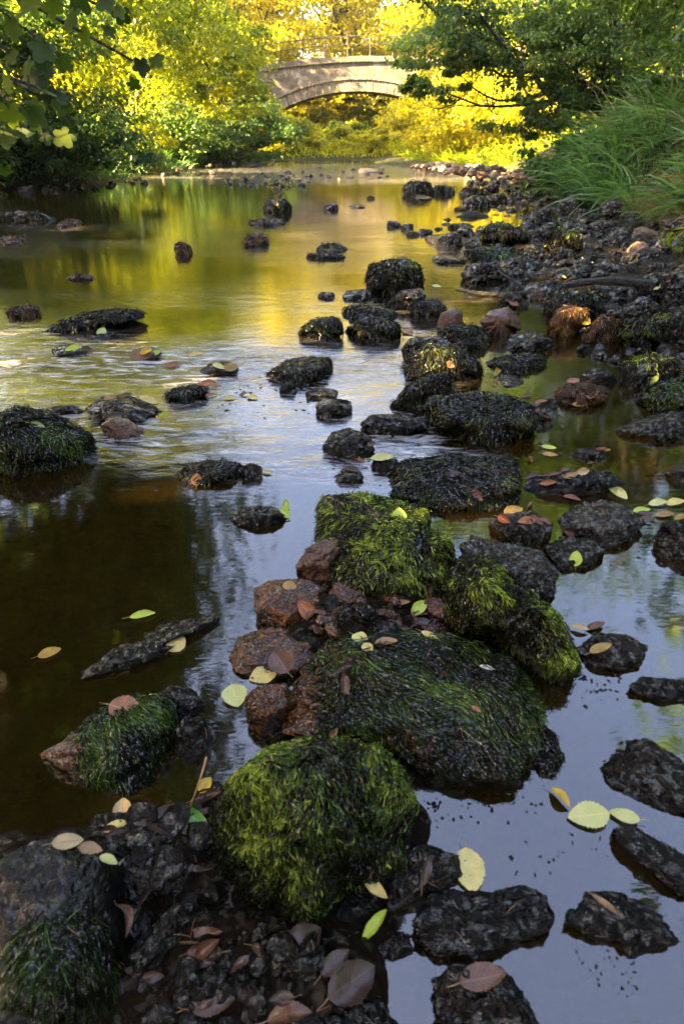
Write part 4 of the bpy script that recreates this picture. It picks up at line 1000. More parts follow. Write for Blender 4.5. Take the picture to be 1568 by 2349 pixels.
tree('tree', 'tree with its crown high over the right bank, mirrored olive in the calm water', 'tree', (7.6, 11.8), [((5.6, 11.8, 5.8), (2.8, 2.6, 2.2)), ((3.4, 12.6, 6.4), (1.8, 1.6, 1.4)), ((7.2, 11.4, 3.3), (1.9, 1.8, 1.4))], 'green', .17, 130, 110, 10, trunk_r=.25)
tree('bush', 'leafy bush rising behind the reeds at the right edge', 'bush', (6.2, 10.6), [((6.2, 10.4, 2.0), (1.4, 1.2, 1.0)), ((5.4, 11.6, 1.6), (1.0, 1, .8))], 'green', .10, 60, 90, 11, stems=4, trunk_r=.04)
tree('bush', 'small broad-leaved bush at the water edge left of the reeds', 'bush', (3.9, 11.6), [((3.7, 11.5, .55), (.75, .6, .5)), ((4.5, 12.6, .9), (.9, .7, .6))], 'green', .085, 44, 80, 12, stems=4, trunk_r=.025)
tree('bush', 'golden bush behind the gravel bar, right of the bridge arch', 'bush', (4.5, 24.5), [((4.0, 24, 1.5), (2.0, 1.3, 1.3)), ((6.2, 22.5, 1.6), (1.6, 1.3, 1.4))], 'gold', .14, 90, 110, 13, stems=5, trunk_r=.05, bark='redbark')
tree('bush', 'sunlit yellow-green bush between the bridge and the gravel bar', 'bush', (4.6, 29), [((3.8, 28.5, 1.7), (2.2, 1.5, 1.5)), ((6.8, 28, 2.2), (2.2, 1.6, 1.8))], 'gold', .16, 90, 110, 14, stems=5, trunk_r=.05)
tree('tree', 'yellow-green tree hiding the right end of the bridge', 'tree', (7.2, 31), [((5.8, 30, 4.2), (2.8, 2.2, 1.9)), ((4.9, 30, 2.9), (1.6, 1.4, .8)), ((3.5, 30.2, 4.1), (1.3, 1.1, 1.1)), ((3.1, 30.2, 2.9), (.9, .8, .4)), ((2.6, 30.4, 3.6), (.9, .8, .5)), ((8, 30, 5.5), (3, 3, 2.2))], 'mid', .17, 120, 110, 15, trunk_r=.2)
tree('pine_tree', 'tall brown-trunked tree catching sun right of the bridge', 'tree', (6.6, 25.5), [((6.8, 25.5, 10), (2.6, 2.6, 2.6)), ((5.2, 25, 5.2), (1.3, 1.2, .6))], 'mid', .2, 70, 90, 16, trunk_r=.24, bark='redbark', fork=.6)
tree('tree', 'straight dark trunk rising behind the alder', 'tree', (6.5, 16.6), [((6.6, 16.6, 8.5), (2.4, 2.4, 2))], 'green', .22, 50, 80, 17, trunk_r=.2, fork=.7)
# beyond the bridge
tree('bush', 'bright golden bush seen beneath the arch, left part', 'bush', (-1.5, 46.5), [((-1.8, 46, 2.0), (3, 1.8, 1.9))], 'gold', .2, 80, 110, 60, stems=5, trunk_r=.05)
tree('bush', 'bright golden bush seen beneath the arch, right part', 'bush', (3.5, 47), [((3.6, 46.5, 2.2), (3.2, 1.8, 2.1))], 'gold', .2, 80, 110, 61, stems=5, trunk_r=.05)
tree('bush', 'low golden bush on the far shore under the left end of the arch', 'bush', (-3.4, 34), [((-3.2, 33, 1.0), (2, 1.2, 1.0))], 'gold', .17, 60, 110, 62, stems=4, trunk_r=.04)
tree('bush', 'low golden bush on the far shore under the middle of the arch', 'bush', (.5, 33), [((.6, 32.8, .65), (1.8, .9, .6))], 'gold', .15, 50, 100, 63, stems=4, trunk_r=.03)
tree('bush', 'low golden bush at the end of the river, left of centre', 'bush', (-1.6, 30.8), [((-1.8, 30.6, .5), (1.6, .7, .45))], 'gold', .12, 40, 100, 64, stems=4, trunk_r=.03)
tree('bush', 'low golden bush at the end of the river, right of centre', 'bush', (1.4, 31), [((1.3, 30.4, .5), (1.5, .7, .45))], 'gold', .12, 40, 100, 65, stems=4, trunk_r=.03)
for q_, (x, y, r_, h_) in enumerate([(-2.6, 36.8, 1.5, .65), (.2, 37.6, 1.6, .55), (2.9, 36.6, 1.5, .75), (5.4, 36, 1.7, 1.8), (-5, 36, 1.7, 1.6), (1.6, 42.5, 2.0, 1.5), (-1.4, 42, 1.8, 1.4)]):
    tree('bush', 'yellow-lit bush of the thicket growing under and around the bridge arch', 'bush', (x, y), [((x, y, .5 + h_ * .75), (r_, r_ * .7, h_))], 'mid' if q_ % 2 else 'gold', .15, 60, 110, 130 + q_, group='bushes of the thicket under the bridge', stems=4, trunk_r=.04)
k = 0
for (x, y, h, w) in [(-8, 58, 17, 5), (3, 62, 18, 5), (14, 60, 17, 5), (-27, 58, 16, 6), (-22, 52, 13, 5), (-15, 48, 13, 4.5), (-10, 54, 15, 5), (-4.5, 50, 13, 4), (.5, 57, 16, 5), (5, 50, 13.5, 4), (10, 54, 15, 5), (16, 50, 13, 5), (23, 54, 14, 5), (-12, 38, 10, 3.5), (-10, 31, 10, 3.2), (-8.5, 25.5, 11, 3), (-14, 29, 12, 3.5), (13, 38, 10, 3.5), (12, 28, 9, 3),
                     (-30, 46, 13, 6), (31, 48, 13, 6), (14, 20, 9, 3.5), (-18, 66, 18, 7), (-4, 68, 19, 7), (10, 68, 19, 7), (24, 66, 18, 7)]:
    near = y < 45
    tree('tree', 'golden sunlit tree of the wood beyond the bridge' if not near else 'sunlit yellow-green tree of the wood beside the bridge', 'tree', (x, y),
         [((x, y, h * .32), (w * .95, w * .7, h * .30)), ((x, y, h * .80), (w, w * .8, h * (.42 if not near else .32)))], 'gold' if not near else 'mid', .27 if y < 60 else .42, 150, 95 if y < 60 else 110, 70 + k,
         group='trees of the wood beyond the bridge' if not near else 'trees of the wood beside the bridge', trunk_r=.22, csize=.30); k += 1

# ------------------------------------------------------------------ grass of the right bank
M['blade'] = leaf_mat('reed_blades', (.04, .09, .03), (.09, .19, .06), (.2, .3, .11), .4, (1.5, 1.6, .6))
M['dryblade'] = leaf_mat('dry_grass_blades', (.10, .09, .03), (.22, .17, .07), (.34, .27, .13), .4, (1.3, 1.2, .8))
def grass(name, pts, lean, L, W, mat, seed, segs=5):
    rs = np.random.RandomState(seed); n = len(pts)
    d = unit(np.array(lean) + rs.randn(n, 3) * .33 + np.array([0, 0, 1.0])); Ls = L * rs.uniform(.4, 1.25, n); rows = [pts]; cur = pts.copy()
    side = unit(np.cross(d, rs.randn(n, 3)))
    for j in range(segs):
        cur = cur + d * (Ls / segs)[:, None]; rows.append(cur.copy())
        h = unit(d * np.array([1, 1, 0]) + 1e-5); d = unit(d + h * .20 + np.array([0, 0, -.30]) * rs.uniform(.3, 1.6, n)[:, None])
    w = W * rs.uniform(.5, 1.3, n); prof = [.6, 1, 1, .8, .5, .08]
    V, F = ribbons(rows, [w * .5 * p_ for p_ in prof[:segs + 1]], side)
    tone = np.clip(.45 + rs.randn(n) * .22, 0, 1)
    o = link(name, mesh_from(name, V, F, [M[mat]], attr=np.repeat(tone, 2 * (segs + 1)))); TOTAL[1] += len(F)
    return tag(o, kind='stuff')
def bank_pts(n, seed, y0, y1, d0, d1, patch=1.3, thr=-.1):
    rs = np.random.RandomState(seed); y = rs.uniform(y0, y1, n * 3); d = rs.uniform(d0, d1, n * 3); x = np.interp(y, YR, XR) + d
    P = np.stack([x, y, zground(x, y)], 1); m = fbm(P * patch + seed, 2) > thr
    return P[m][:n]
g1 = grass('reed_grass', bank_pts(4600, 1, 7.0, 12.2, .15, 3.4), (-.45, -.25, 0), 1.0, .034, 'blade', 1); g1['label'] = 'tall green reed grass leaning out from the right bank'
g2 = grass('bank_grass', bank_pts(14000, 2, 5.6, 13, .05, 5.0, 2, -.8), (-.35, -.25, 0), .5, .010, 'blade', 2); g2['label'] = 'short green grass covering the right bank'
g3 = grass('dry_grass', bank_pts(8000, 3, 5.6, 8.8, .1, 2.6, 1.5, -.3), (-.4, -.4, 0), .8, .008, 'dryblade', 3); g3['label'] = 'tawny dry grass drooping at the right edge'
rs = np.random.RandomState(5); yy = rs.uniform(13, 29, 5000); xx = np.interp(yy, YL, XL) - rs.uniform(.2, 5, 5000)
g8 = grass('tall_weeds', bank_pts(1500, 11, 6.6, 11.5, .9, 4.2, 2, -.3), (-.12, -.1, 0), 1.45, .022, 'blade', 11); g8['label'] = 'tall upright weeds and seed stalks at the right edge'
g9 = grass('seed_stalks', bank_pts(700, 12, 6.6, 11.5, .6, 4.0, 2, -.5), (-.2, -.1, 0), 1.6, .009, 'dryblade', 12); g9['label'] = 'thin pale seed stalks rising over the right bank grass'
g4 = grass('undergrowth', np.stack([xx, yy, zground(xx, yy)], 1), (.4, -.3, 0), .5, .03, 'blade', 4); g4['label'] = 'dark undergrowth below the left bank trees'
rs = np.random.RandomState(6); yy = rs.uniform(30, 60, 9000); xx = rs.uniform(-25, 25, 9000)
g5 = grass('far_undergrowth', np.stack([xx, yy, zground(xx, yy)], 1), (0, -.2, 0), .8, .06, 'mid', 5); g5['label'] = 'golden undergrowth beyond the far shore'
rs = np.random.RandomState(8); yy = rs.uniform(18, 30, 5000); xx = np.interp(yy, YR, XR) + rs.uniform(1.0, 7, 5000)
g6 = grass('bar_undergrowth', np.stack([xx, yy, zground(xx, yy)], 1), (-.3, -.3, 0), .55, .045, 'mid', 8); g6['label'] = 'yellow-green undergrowth behind the gravel bar'
rs = np.random.RandomState(9); yy = rs.uniform(29.2, 33, 4500); xx = rs.uniform(-6, 6, 4500)
g7 = grass('shore_undergrowth', np.stack([xx, yy, zground(xx, yy)], 1), (0, -.4, 0), .45, .05, 'gold', 9); g7['label'] = 'low sunlit plants along the far shore'

# ------------------------------------------------------------------ fallen leaves
def fallen_mat(name, c, c2, vein, rough=.4, spots=0.0):
    t = NT(name)
    uv = t.n('ShaderNodeTexCoord').outputs['UV']; gp = t.n('ShaderNodeNewGeometry').outputs['Position']
    s = t.n('ShaderNodeSeparateXYZ'); t.l(uv, s.inputs[0])
    u = t.math('ABSOLUTE', t.math('SUBTRACT', s.outputs[0], .5)); v = s.outputs[1]
    mid = t.math('LESS_THAN', u, .025)
    lat = t.math('GREATER_THAN', t.math('SINE', t.math('MULTIPLY', t.math('SUBTRACT', v, t.math('MULTIPLY', u, .55)), 52)), .90)
    vv = t.math('MAXIMUM', mid, t.math('MULTIPLY', lat, .55))
    n = t.noise(gp, 60, 5, .65)
    col = t.mix(t.ramp(n, [(.38, 0.0), (.66, 1.0)]), c, c2)
    col = t.mix(vv, col, vein)
    if spots: col = t.mix(t.ramp(t.noise(gp, 130, 2, .4), [(.66, 0.0), (.69, 1.0)]), col, (.04, .025, .012))
    h = t.math('ADD', t.math('MULTIPLY', lat, -.6), t.noise(gp, 90, 4, .6))
    p = t.n('ShaderNodeBsdfPrincipled', Roughness=rough); t.l(col, p.inputs['Base Color']); t.l(t.bump(h, .5, .003), p.inputs['Normal'])
    tr_ = t.n('ShaderNodeBsdfTranslucent'); t.l(col, tr_.inputs[0])
    mx = t.n('ShaderNodeMixShader'); mx.inputs[0].default_value = .15; t.l(p.outputs[0], mx.inputs[1]); t.l(tr_.outputs[0], mx.inputs[2])
    return t.done(mx.outputs[0])
LM = dict(
 pale=fallen_mat('pale_yellow_leaf', (.66, .56, .20), (.5, .42, .12), (.62, .46, .14), spots=1), cream=fallen_mat('cream_leaf', (.62, .50, .2), (.5, .36, .12), (.4, .24, .1)),
 lime=fallen_mat('lime_leaf', (.33, .47, .03), (.45, .52, .06), (.5, .55, .15)), green=fallen_mat('green_leaf', (.10, .30, .03), (.20, .40, .05), (.3, .4, .1), spots=1),
 palegreen=fallen_mat('pale_green_leaf', (.46, .48, .15), (.54, .52, .22), (.58, .56, .2)), yellow=fallen_mat('yellow_leaf', (.6, .42, .04), (.45, .28, .03), (.4, .25, .05)),
 orange=fallen_mat('orange_leaf', (.36, .14, .055), (.2, .08, .035), (.5, .22, .1)), brown=fallen_mat('brown_leaf', (.13, .055, .028), (.06, .028, .016), (.18, .09, .045), .3),
 tan=fallen_mat('tan_leaf', (.36, .22, .10), (.22, .12, .05), (.25, .12, .05)), beige=fallen_mat('beige_leaf', (.48, .35, .17), (.36, .26, .12), (.25, .15, .07)),
 mauve=fallen_mat('mauve_brown_leaf', (.06, .034, .027), (.03, .018, .014), (.09, .05, .04), .3), dark=fallen_mat('dark_brown_leaf', (.04, .022, .015), (.075, .04, .025), (.08, .05, .03), .22),
 rust=fallen_mat('rust_leaf', (.20, .05, .022), (.11, .03, .015), (.26, .09, .045), .3), ochre=fallen_mat('ochre_leaf', (.4, .26, .04), (.26, .14, .03), (.22, .12, .03)),
 feather=fallen_mat('white_feather', (.7, .68, .64), (.55, .5, .45), (.7, .7, .7)))
def cast(px, py):
    d = Vector(ray(px, py)); o = Vector(EYE); best = (1e9, None, None)
    for b, _ in BVHS + [(GB, None)]:
        h = b.ray_cast(o, d)
        if h[0] is not None and h[3] < best[0]: best = (h[3], h[0], h[1])
    if d.z < 0:
        tw = -CAM_H / d.z
        if tw < best[0]: best = (tw, o + d * (tw - .004), Vector((0, 0, 1)))
    return best
def fallen(a, b, wr, mat, label=None, curl=.25, cat='leaf', name='leaf', up=0.0, group=None):
    rs = np.random.RandomState(int(a[0] * 7 + a[1]))
    mid = ((a[0] + b[0]) / 2, (a[1] + b[1]) / 2)
    h = cast(*mid)
    if h[1] is None: return
    P = np.array(h[1]); N = np.array(h[2]); view = unit(EYE - P)
    if N @ view < 0: N = -N
    N = unit(N * .75 + np.array([0, 0, .5]) + view * .25)
    if up: N = unit(N * (1 - up) + view * up)
    P = P + N * .004
    def hit(px, py):
        d = ray(px, py); return EYE + d * (((P - EYE) @ N) / (d @ N))
    A, B = hit(*a), hit(*b); L = np.linalg.norm(B - A)
    if up: P = P + N * .0; 
    D = (B - A) / L; S = np.cross(D, N)
    nv, nu = 22, 8
    v = np.linspace(0, 1, nv + 1); w = np.sin(np.pi * v ** .85) ** .72 * wr * L * .5
    w[0] = wr * L * .02; w[-1] = .001
    V, UV = [], []
    ser = 1 + .05 * np.where(np.arange(nv + 1) % 2 == 0, 1, -1) + rs.randn(nv + 1) * .03
    bend = rs.uniform(-.12, .2) * curl * 2; ph = rs.rand(3) * 6
    for i in range(nv + 1):
        for j in range(nu + 1):
            u = j / nu * 2 - 1
            ww = w[i] * (ser[i] if abs(u) == 1 else 1)
            z = curl * L * (.45 * abs(u) ** 1.6 * wr * math.sin(math.pi * v[i]) * (1 + .5 * math.sin(ph[2] + u)) + bend * math.sin(v[i] * 3.1)) + .02 * L * math.sin(7 * v[i] + ph[0] + 3 * u) * (curl + .2)
            su = u * (1 - .25 * min(1, curl * 1.6) * abs(u))
            q = P + D * ((v[i] - .5) * L) + S * (su * ww) + N * z
            V.append(q); UV.append(((u + 1) / 2, v[i]))
    V = np.array(V); V[:, 2] = np.maximum(V[:, 2], .0035)
    F = np.array([[i * (nu + 1) + j, i * (nu + 1) + j + 1, (i + 1) * (nu + 1) + j + 1, (i + 1) * (nu + 1) + j] for i in range(nv) for j in range(nu)])
    o = link(name, mesh_from(name, V - P, F, [LM[mat]], uv=np.array(UV)), loc=tuple(P)); tag(o, label, cat, group or 'fallen leaves')
    if name == 'leaf' and L > .03:
        st = [P - D * L * .5, P - D * L * .62 + S * L * .03 + N * L * .02, P - D * L * .78 + S * L * .05 + N * L * .05]
        Vt, Ft = tube(np.array(st), [L * .012, L * .010, L * .008], 5)
        link('leaf_stalk', mesh_from('leaf_stalk', Vt - P, Ft, [LM['tan' if mat not in ('lime', 'palegreen', 'green') else 'lime']]), o)
    return o
LEAVES = [
 ((1066,1945),(1084,2050),.78,'pale','big pale leaf with dark spots lying on the squared black rock',.08,0),
 ((832,2160),(887,2088),.42,'lime','folded lime-edged leaf left of the squared black rock',.7,0),
 ((1352,2052),(1418,2105),.34,'tan','curled tan leaf on the low bubbly black rock',.8,0),
 ((1396,1868),(1300,1878),.66,'palegreen','larger of the two pale green leaves floating side by side',.12,0),
 ((1466,1883),(1394,1864),.52,'palegreen','smaller of the two pale green leaves floating side by side',.12,0),
 ((1262,1808),(1305,1855),.55,'yellow','crumpled yellow leaf at the water edge above the two floating pale leaves',.6,0),
 ((250,1618),(324,1640),.85,'orange','large orange-brown leaf on the weedy rock in dark water',.15,0),
 ((532,1572),(546,1624),.95,'palegreen','pale green leaf floating beside the rock with painted bronze glints',.1,0),
 ((636,1535),(572,1562),.72,'pale','pale yellow leaf half under a big brown one',.15,0),
 ((660,1545),(628,1494),1.0,'brown','big brown round leaf on the smooth bronze and dark rock',.2,0),
 ((722,1425),(684,1378),.7,'orange','curled orange leaf on the rounded bronze-brown rock',.5,0),
 ((298,1418),(358,1408),.42,'lime','yellow-green leaf perched above the long low slab',.4,0),
 ((388,1496),(424,1464),.95,'cream','cream round leaf on the long low slab',.08,0),
 ((88,1508),(142,1490),.6,'ochre','dim ochre leaf floating alone in the black water',.1,0),
 ((915,1206),(914,1164),.95,'lime','bright lime leaf standing upright behind the round mossy boulder',.3,.8),
 ((640,1168),(664,1190),.8,'lime','lime leaf at the right end of the isolated speckled rock',.3,.5),
 ((655,1180),(655,1145),.6,'lime','small rolled lime leaf above another on the isolated speckled rock',.4,.7),
 ((890,1392),(940,1382),.42,'orange','orange leaf on the dark litter behind the broad weedy rock',.5,0),
 ((945,1414),(978,1380),.6,'lime','yellow-green leaf beside the orange one behind the broad weedy rock',.3,0),
 ((1352,1500),(1402,1480),.62,'ochre','ochre leaf on the wet rock right of the slanting mossy rock',.3,0),
 ((1306,1440),(1350,1448),.5,'cream','cream curled leaf at the left top of the ochre-leaf rock',.4,0),
 ((1345,1446),(1385,1430),.6,'brown','dark brown curled leaf next to the cream one',.6,0),
 ((965,1450),(1008,1472),.4,'pale','narrow pale leaf at the back of the broad weedy rock',.4,0),
 ((858,1480),(912,1472),.62,'tan','tan wrinkled leaf at the back left of the broad weedy rock',.4,0),
 ((810,1458),(842,1480),.7,'palegreen','pale leaf left of the tan wrinkled one',.3,0),
 ((835,1478),(852,1502),.7,'cream','little cream leaf touching the pale one',.3,0),
 ((1098,1530),(1134,1540),.45,'feather','small white feather on the broad weedy rock',.2,0),
 ((790,1550),(794,1608),.45,'brown','feather-veined brown curled leaf on the left of the broad weedy rock',.7,0),
 ((770,1546),(822,1524),.4,'mauve','mauve rolled leaf above the feather-veined brown one',.7,0),
 ((1080,1620),(1102,1634),.6,'orange','tiny orange leaf scrap in the middle of the broad weedy rock',.5,0),
 ((755,1690),(775,1668),.6,'tan','small tan leaf at the peak of the tallest shaggy mound',.5,0),
 ((118,1938),(192,1930),.6,'beige','beige leaf on the top edge of the corner slab',.15,0),
 ((296,1895),(234,1908),.66,'pale','pale yellow scalloped leaf in the litter by the dark water',.1,0),
 ((280,1882),(284,1832),.85,'beige','pointed beige leaf just above the pale scalloped one',.2,0),
 ((345,1868),(425,1922),.95,'mauve','largest mauve-brown leaf, wet and domed, in the litter',.3,0),
 ((408,1858),(480,1900),.42,'green','green ragged leaf partly beneath the largest mauve leaf',.3,0),
 ((460,1822),(484,1785),.8,'yellow','small yellow leaf standing over a dark curled one',.3,.3),
 ((445,1835),(510,1815),.5,'dark','dark curled leaf holding water under the small yellow one',.7,0),
 ((448,1870),(502,1858),.45,'dark','lower dark curled leaf by the shaggy mound',.7,0),
 ((176,1946),(234,1956),.62,'tan','tan leaf right of the beige one on the corner slab',.2,0),
 ((226,1968),(268,1985),.6,'palegreen','grey-green leaf below the tan one',.25,0),
 ((262,2000),(300,1952),.55,'palegreen','torn grey-green leaf pointing up to the mauve leaves',.4,0),
 ((245,1930),(300,1912),.55,'mauve','mauve leaf between the beige pointed and the largest mauve leaf',.4,0),
 ((280,1950),(328,1936),.6,'brown','brown leaf overlapping the torn grey-green one',.3,0),
 ((336,1985),(368,1935),.5,'mauve','upright mauve leaf below the largest mauve leaf',.3,0),
 ((262,2078),(284,2155),.35,'brown','narrow rolled red-brown leaf on the corner slab right side',.9,0),
 ((410,2160),(512,2140),.5,'brown','crumpled brown leaf above the smooth grey pebble',.7,0),
 ((450,2200),(505,2155),.6,'brown','folded brown leaf touching the smooth grey pebble',.8,0),
 ((436,2310),(540,2290),.5,'dark','dark soaked leaf flat near the bottom edge',.2,0),
 ((615,2345),(716,2325),.6,'brown','shiny brown leaf with curled rims at the bottom edge',.6,0),
 ((650,2200),(735,2130),.8,'mauve','crumpled mauve leaf under the shaggy mound',.45,0),
 ((752,2290),(858,2215),.75,'mauve','big wrinkled mauve leaf at the bottom centre',.4,0),
 ((735,2240),(800,2180),.6,'dark','dark leaf under the big wrinkled mauve leaf',.4,0),
 ((1052,2260),(1160,2235),.6,'brown','soaked brown leaf on the glistening bottom rock',.4,0),
 ((826,2004),(886,2058),.36,'cream','cream narrow leaf right of the tallest shaggy mound',.3,0),
 ((965,2035),(985,1965),.4,'dark','dark leaf stuck on the broken brown-black rock',.5,0),
 ((1026,1090),(1060,1090),.6,'mauve','small mauve leaf on the long box-shaped rock',.2,0),
 ((1130,1078),(1150,1090),.6,'brown','tiny brown leaf right of the mauve one on the box-shaped rock',.3,0),
 ((1082,1125),(1105,1150),.6,'rust','rust leaf stuck on the front of the long box-shaped rock',.3,.4),
 ((1155,1180),(1198,1168),.7,'ochre','yellow-ochre leaf floating at the foot of the box-shaped rock',.2,0),
 ((1142,1185),(1172,1200),.5,'rust','rust leaf on the dark rock below the ochre one',.3,0),
 ((1225,1195),(1185,1200),.6,'orange','orange leaf on the rock left of the smooth grey rock',.3,0),
 ((1235,1190),(1262,1205),.6,'rust','red leaf at the left tip of the smooth grey rock',.4,0),
 ((1318,1300),(1322,1264),.8,'lime','pale lime leaf upright on the dark rock below the smooth grey one',.2,.6),
 ((1396,1118),(1436,1148),.6,'palegreen','pale green leaf at the right end of the leaf-strewn slab',.3,0),
 ((450,1115),(452,1086),.8,'orange','orange feather-veined leaf on the flat-topped black rock',.1,.2),
 ((68,972),(104,982),.55,'palegreen','pale leaf on the weedy dome at the left edge',.2,0),
 ((228,775),(240,752),.7,'palegreen','pale green leaf before the long shaggy rock',.2,.4),
 ((222,750),(245,742),.6,'palegreen','little pale leaf on top of the long shaggy rock',.2,.3),
 ((150,805),(190,798),.5,'lime','lime leaf on the half-sunk stone in the rapids',.3,0),
 ((190,812),(215,806),.5,'orange','orange leaf beside the lime one in the rapids',.2,0),
 ((322,812),(350,802),.7,'yellow','yellow leaf on the brown stone in the rapids',.3,.2),
 ((350,815),(368,805),.6,'lime','small lime leaf right of the yellow one in the rapids',.3,.2),
 ((375,840),(418,836),.6,'rust','rust leaf sunk in the rapids',.1,0), ((432,818),(468,812),.5,'cream','cream leaf on a ripple in the rapids',.3,0),
 ((488,835),(515,848),.6,'palegreen','pale green leaf on the hidden stone in the rapids',.3,.2),
 ((515,850),(545,842),.6,'ochre','ochre leaf right of the pale green one in the rapids',.3,.2),
 ((238,918),(268,912),.6,'tan','tan leaf at the left top of the leaf-topped dark rock',.3,0), ((272,912),(305,905),.6,'brown','brown leaf in the middle of the leaf-topped dark rock',.4,0),
 ((320,912),(362,930),.5,'cream','cream leaf at the right top of the leaf-topped dark rock',.3,0), ((455,888),(500,880),.5,'orange','orange leaf on the weed-fringed rock clump',.4,.2),
 ((478,892),(510,886),.5,'tan','tan leaf in the clump by the weed-fringed rock',.4,.2), ((470,910),(500,906),.5,'orange','orange leaf floating below that clump',.2,0),
 ((510,916),(545,912),.5,'cream','cream leaf in the line of floating leaves',.2,0), ((548,910),(572,902),.5,'brown','brown leaf in the line of floating leaves',.3,0),
 ((570,905),(588,920),.7,'pale','pale leaf ending the line of floating leaves',.2,0), ((600,1080),(625,1088),.6,'cream','cream leaf right of the small black rock',.2,0),
 ((1332,730),(1352,742),.9,'yellow','vivid yellow leaf beside the orange stone',.1,.5), ((1322,750),(1342,758),.7,'cream','cream leaf just below the vivid yellow one',.2,.3),
 ((1298,880),(1328,872),.7,'orange','orange round leaf on the low brown weedy rock',.2,.2), ((1312,928),(1338,930),.6,'ochre','ochre leaf at the waterline of the low brown weedy rock',.1,0),
 ((1486,880),(1508,856),.8,'lime','lime leaf upright on the round green-patched rock',.3,.6), ((925,755),(945,772),.6,'rust','red-brown leaf at the right of the weed-capped rock',.4,0),
 ((820,768),(835,760),.8,'yellow','small yellow leaf on the round weed-capped rock',.1,.3), ((1022,832),(1042,842),.7,'orange','mauve-red leaf on the weedy heap',.1,.4),
 ((1485,1160),(1530,1152),.5,'palegreen','pale leaf in the heap floating near the right edge',.3,0), ((1525,1160),(1568,1150),.5,'pale','yellowish leaf in the heap at the right edge',.3,0),
 ((1450,1175),(1490,1170),.5,'lime','lime leaf in the heap floating near the right edge',.3,0), ((1500,1185),(1545,1180),.5,'tan','tan leaf low in the heap near the right edge',.4,0),
 ((1545,1195),(1575,1180),.5,'ochre','ochre leaf low in the heap at the right edge',.4,0), ((1465,1190),(1500,1198),.5,'brown','brown leaf at the bottom of the heap',.4,0),
 ((1205,1098),(1240,1092),.6,'mauve','mauve leaf at the left end of the leaf-strewn slab',.5,0), ((1245,1092),(1290,1086),.35,'brown','narrow brown leaf on the leaf-strewn slab',.6,0),
 ((1290,1098),(1325,1088),.5,'tan','tan leaf in the middle of the leaf-strewn slab',.5,0), ((1318,1088),(1350,1080),.6,'beige','beige leaf near the right end of the leaf-strewn slab',.4,0),
 ((1235,1110),(1275,1106),.4,'orange','orange-brown leaf on the front of the leaf-strewn slab',.4,0), ((1290,1140),(1330,1150),.5,'rust','rust leaf in the water below the leaf-strewn slab',.3,0),
 ((800,1050),(835,1062),.5,'rust','rust leaf at the foot of the pyramid-shaped rock',.4,0), ((850,1052),(905,1048),.4,'palegreen','pale leaf on the rounded stone by the box-shaped rock',.2,0),
 ((790,1075),(825,1082),.5,'mauve','mauve leaf on the soaked stone left of the box-shaped rock',.4,0), ((835,1022),(862,1018),.5,'brown','brown leaf on the pyramid-shaped rock right flank',.4,0),
 ((1190,912),(1222,908),.4,'brown','brown leaf on the right top of the wide weedy rock',.4,0), ((1225,925),(1255,920),.4,'orange','orange leaf between the wide weedy rock and the small grey stone',.3,0),
 ((1240,1025),(1275,1030),.5,'lime','lime leaf floating in the olive water',.1,0), ((1242,1042),(1278,1046),.5,'ochre','ochre leaf floating below the lime one in the olive water',.1,0),
 ((700,1420),(730,1400),.6,'brown','brown leaf tucked behind the orange curled one',.4,0), ((760,1420),(790,1395),.5,'brown','brown leaf on the bronze stone in the gap',.4,0),
 ((920,1440),(890,1400),.55,'mauve','long mauve leaf hanging in the dark gap',.5,0), ((650,1340),(680,1352),.7,'tan','pinkish leaf on top of the rounded bronze-brown rock',.1,0),
 ((1330,505),(1350,515),.6,'tan','dry leaf on the drier stones',.2,.2), ((1030,548),(1042,552),.7,'cream','cream leaf on the low rock at the field edge',.2,.3),
 ((990,655),(1012,660),.5,'palegreen','pale leaf afloat left of the stone field',.1,.2), ((1165,690),(1190,700),.5,'rust','rust leaf by the dark bare stone',.2,.2), ((1205,600),(1218,612),.8,'palegreen','pale green leaf by the weed-skirted rock',.2,.5),
]
for a, b, wr, m, lab, curl, up in LEAVES:
    nm = ('feather', 'feather') if m == 'feather' else ('leaf', 'leaf')
    fallen(a, b, wr, m, lab, curl, nm[1], nm[0], up, group='fallen leaves' if m != 'feather' else None)
rs = np.random.RandomState(77)
def litter(poly, n, size, mats, label, group, seed):
    rs = np.random.RandomState(seed); pp = np.array(poly); k = 0
    while k < n:
        x, y = rs.uniform(pp[:, 0].min(), pp[:, 0].max()), rs.uniform(pp[:, 1].min(), pp[:, 1].max())
        if not inside(poly, x, y): continue
        a = rs.uniform(0, 6.28); s = size * rs.uniform(.6, 1.2); dy = .5
        fallen((x, y), (x + s * math.cos(a), y + s * math.sin(a) * dy), rs.uniform(.4, .7), mats[rs.randint(len(mats))], label, rs.uniform(.3, .8), group=group); k += 1
litter([(220,1900),(430,1920),(520,2080),(560,2150),(700,2200),(760,2300),(400,2330),(300,2250),(310,2050)], 30, 66, ['dark', 'dark', 'dark', 'mauve', 'brown'], 'dark soaked leaf matted into the mud at the bottom left', 'soaked leaves matted in the mud', 1)
litter([(690,1400),(1000,1360),(1010,1450),(720,1460)], 16, 42, ['dark', 'brown', 'mauve'], 'dull brown leaf packed in the gap between the mossy rocks', 'brown leaves in the gap between the mossy rocks', 2)
litter([(1150,1160),(1480,1130),(1560,1200),(1300,1240),(1160,1215)], 12, 36, ['brown', 'mauve', 'dark'], 'dull brown leaf caught around the smooth grey rock', 'brown leaves around the smooth grey rock', 3)
litter([(1080,620),(1500,560),(1540,700),(1400,760),(1200,720)], 22, 16, ['tan', 'cream', 'brown', 'palegreen'], 'small pale leaf scrap on the stone field', 'leaf scraps on the stone field', 4)
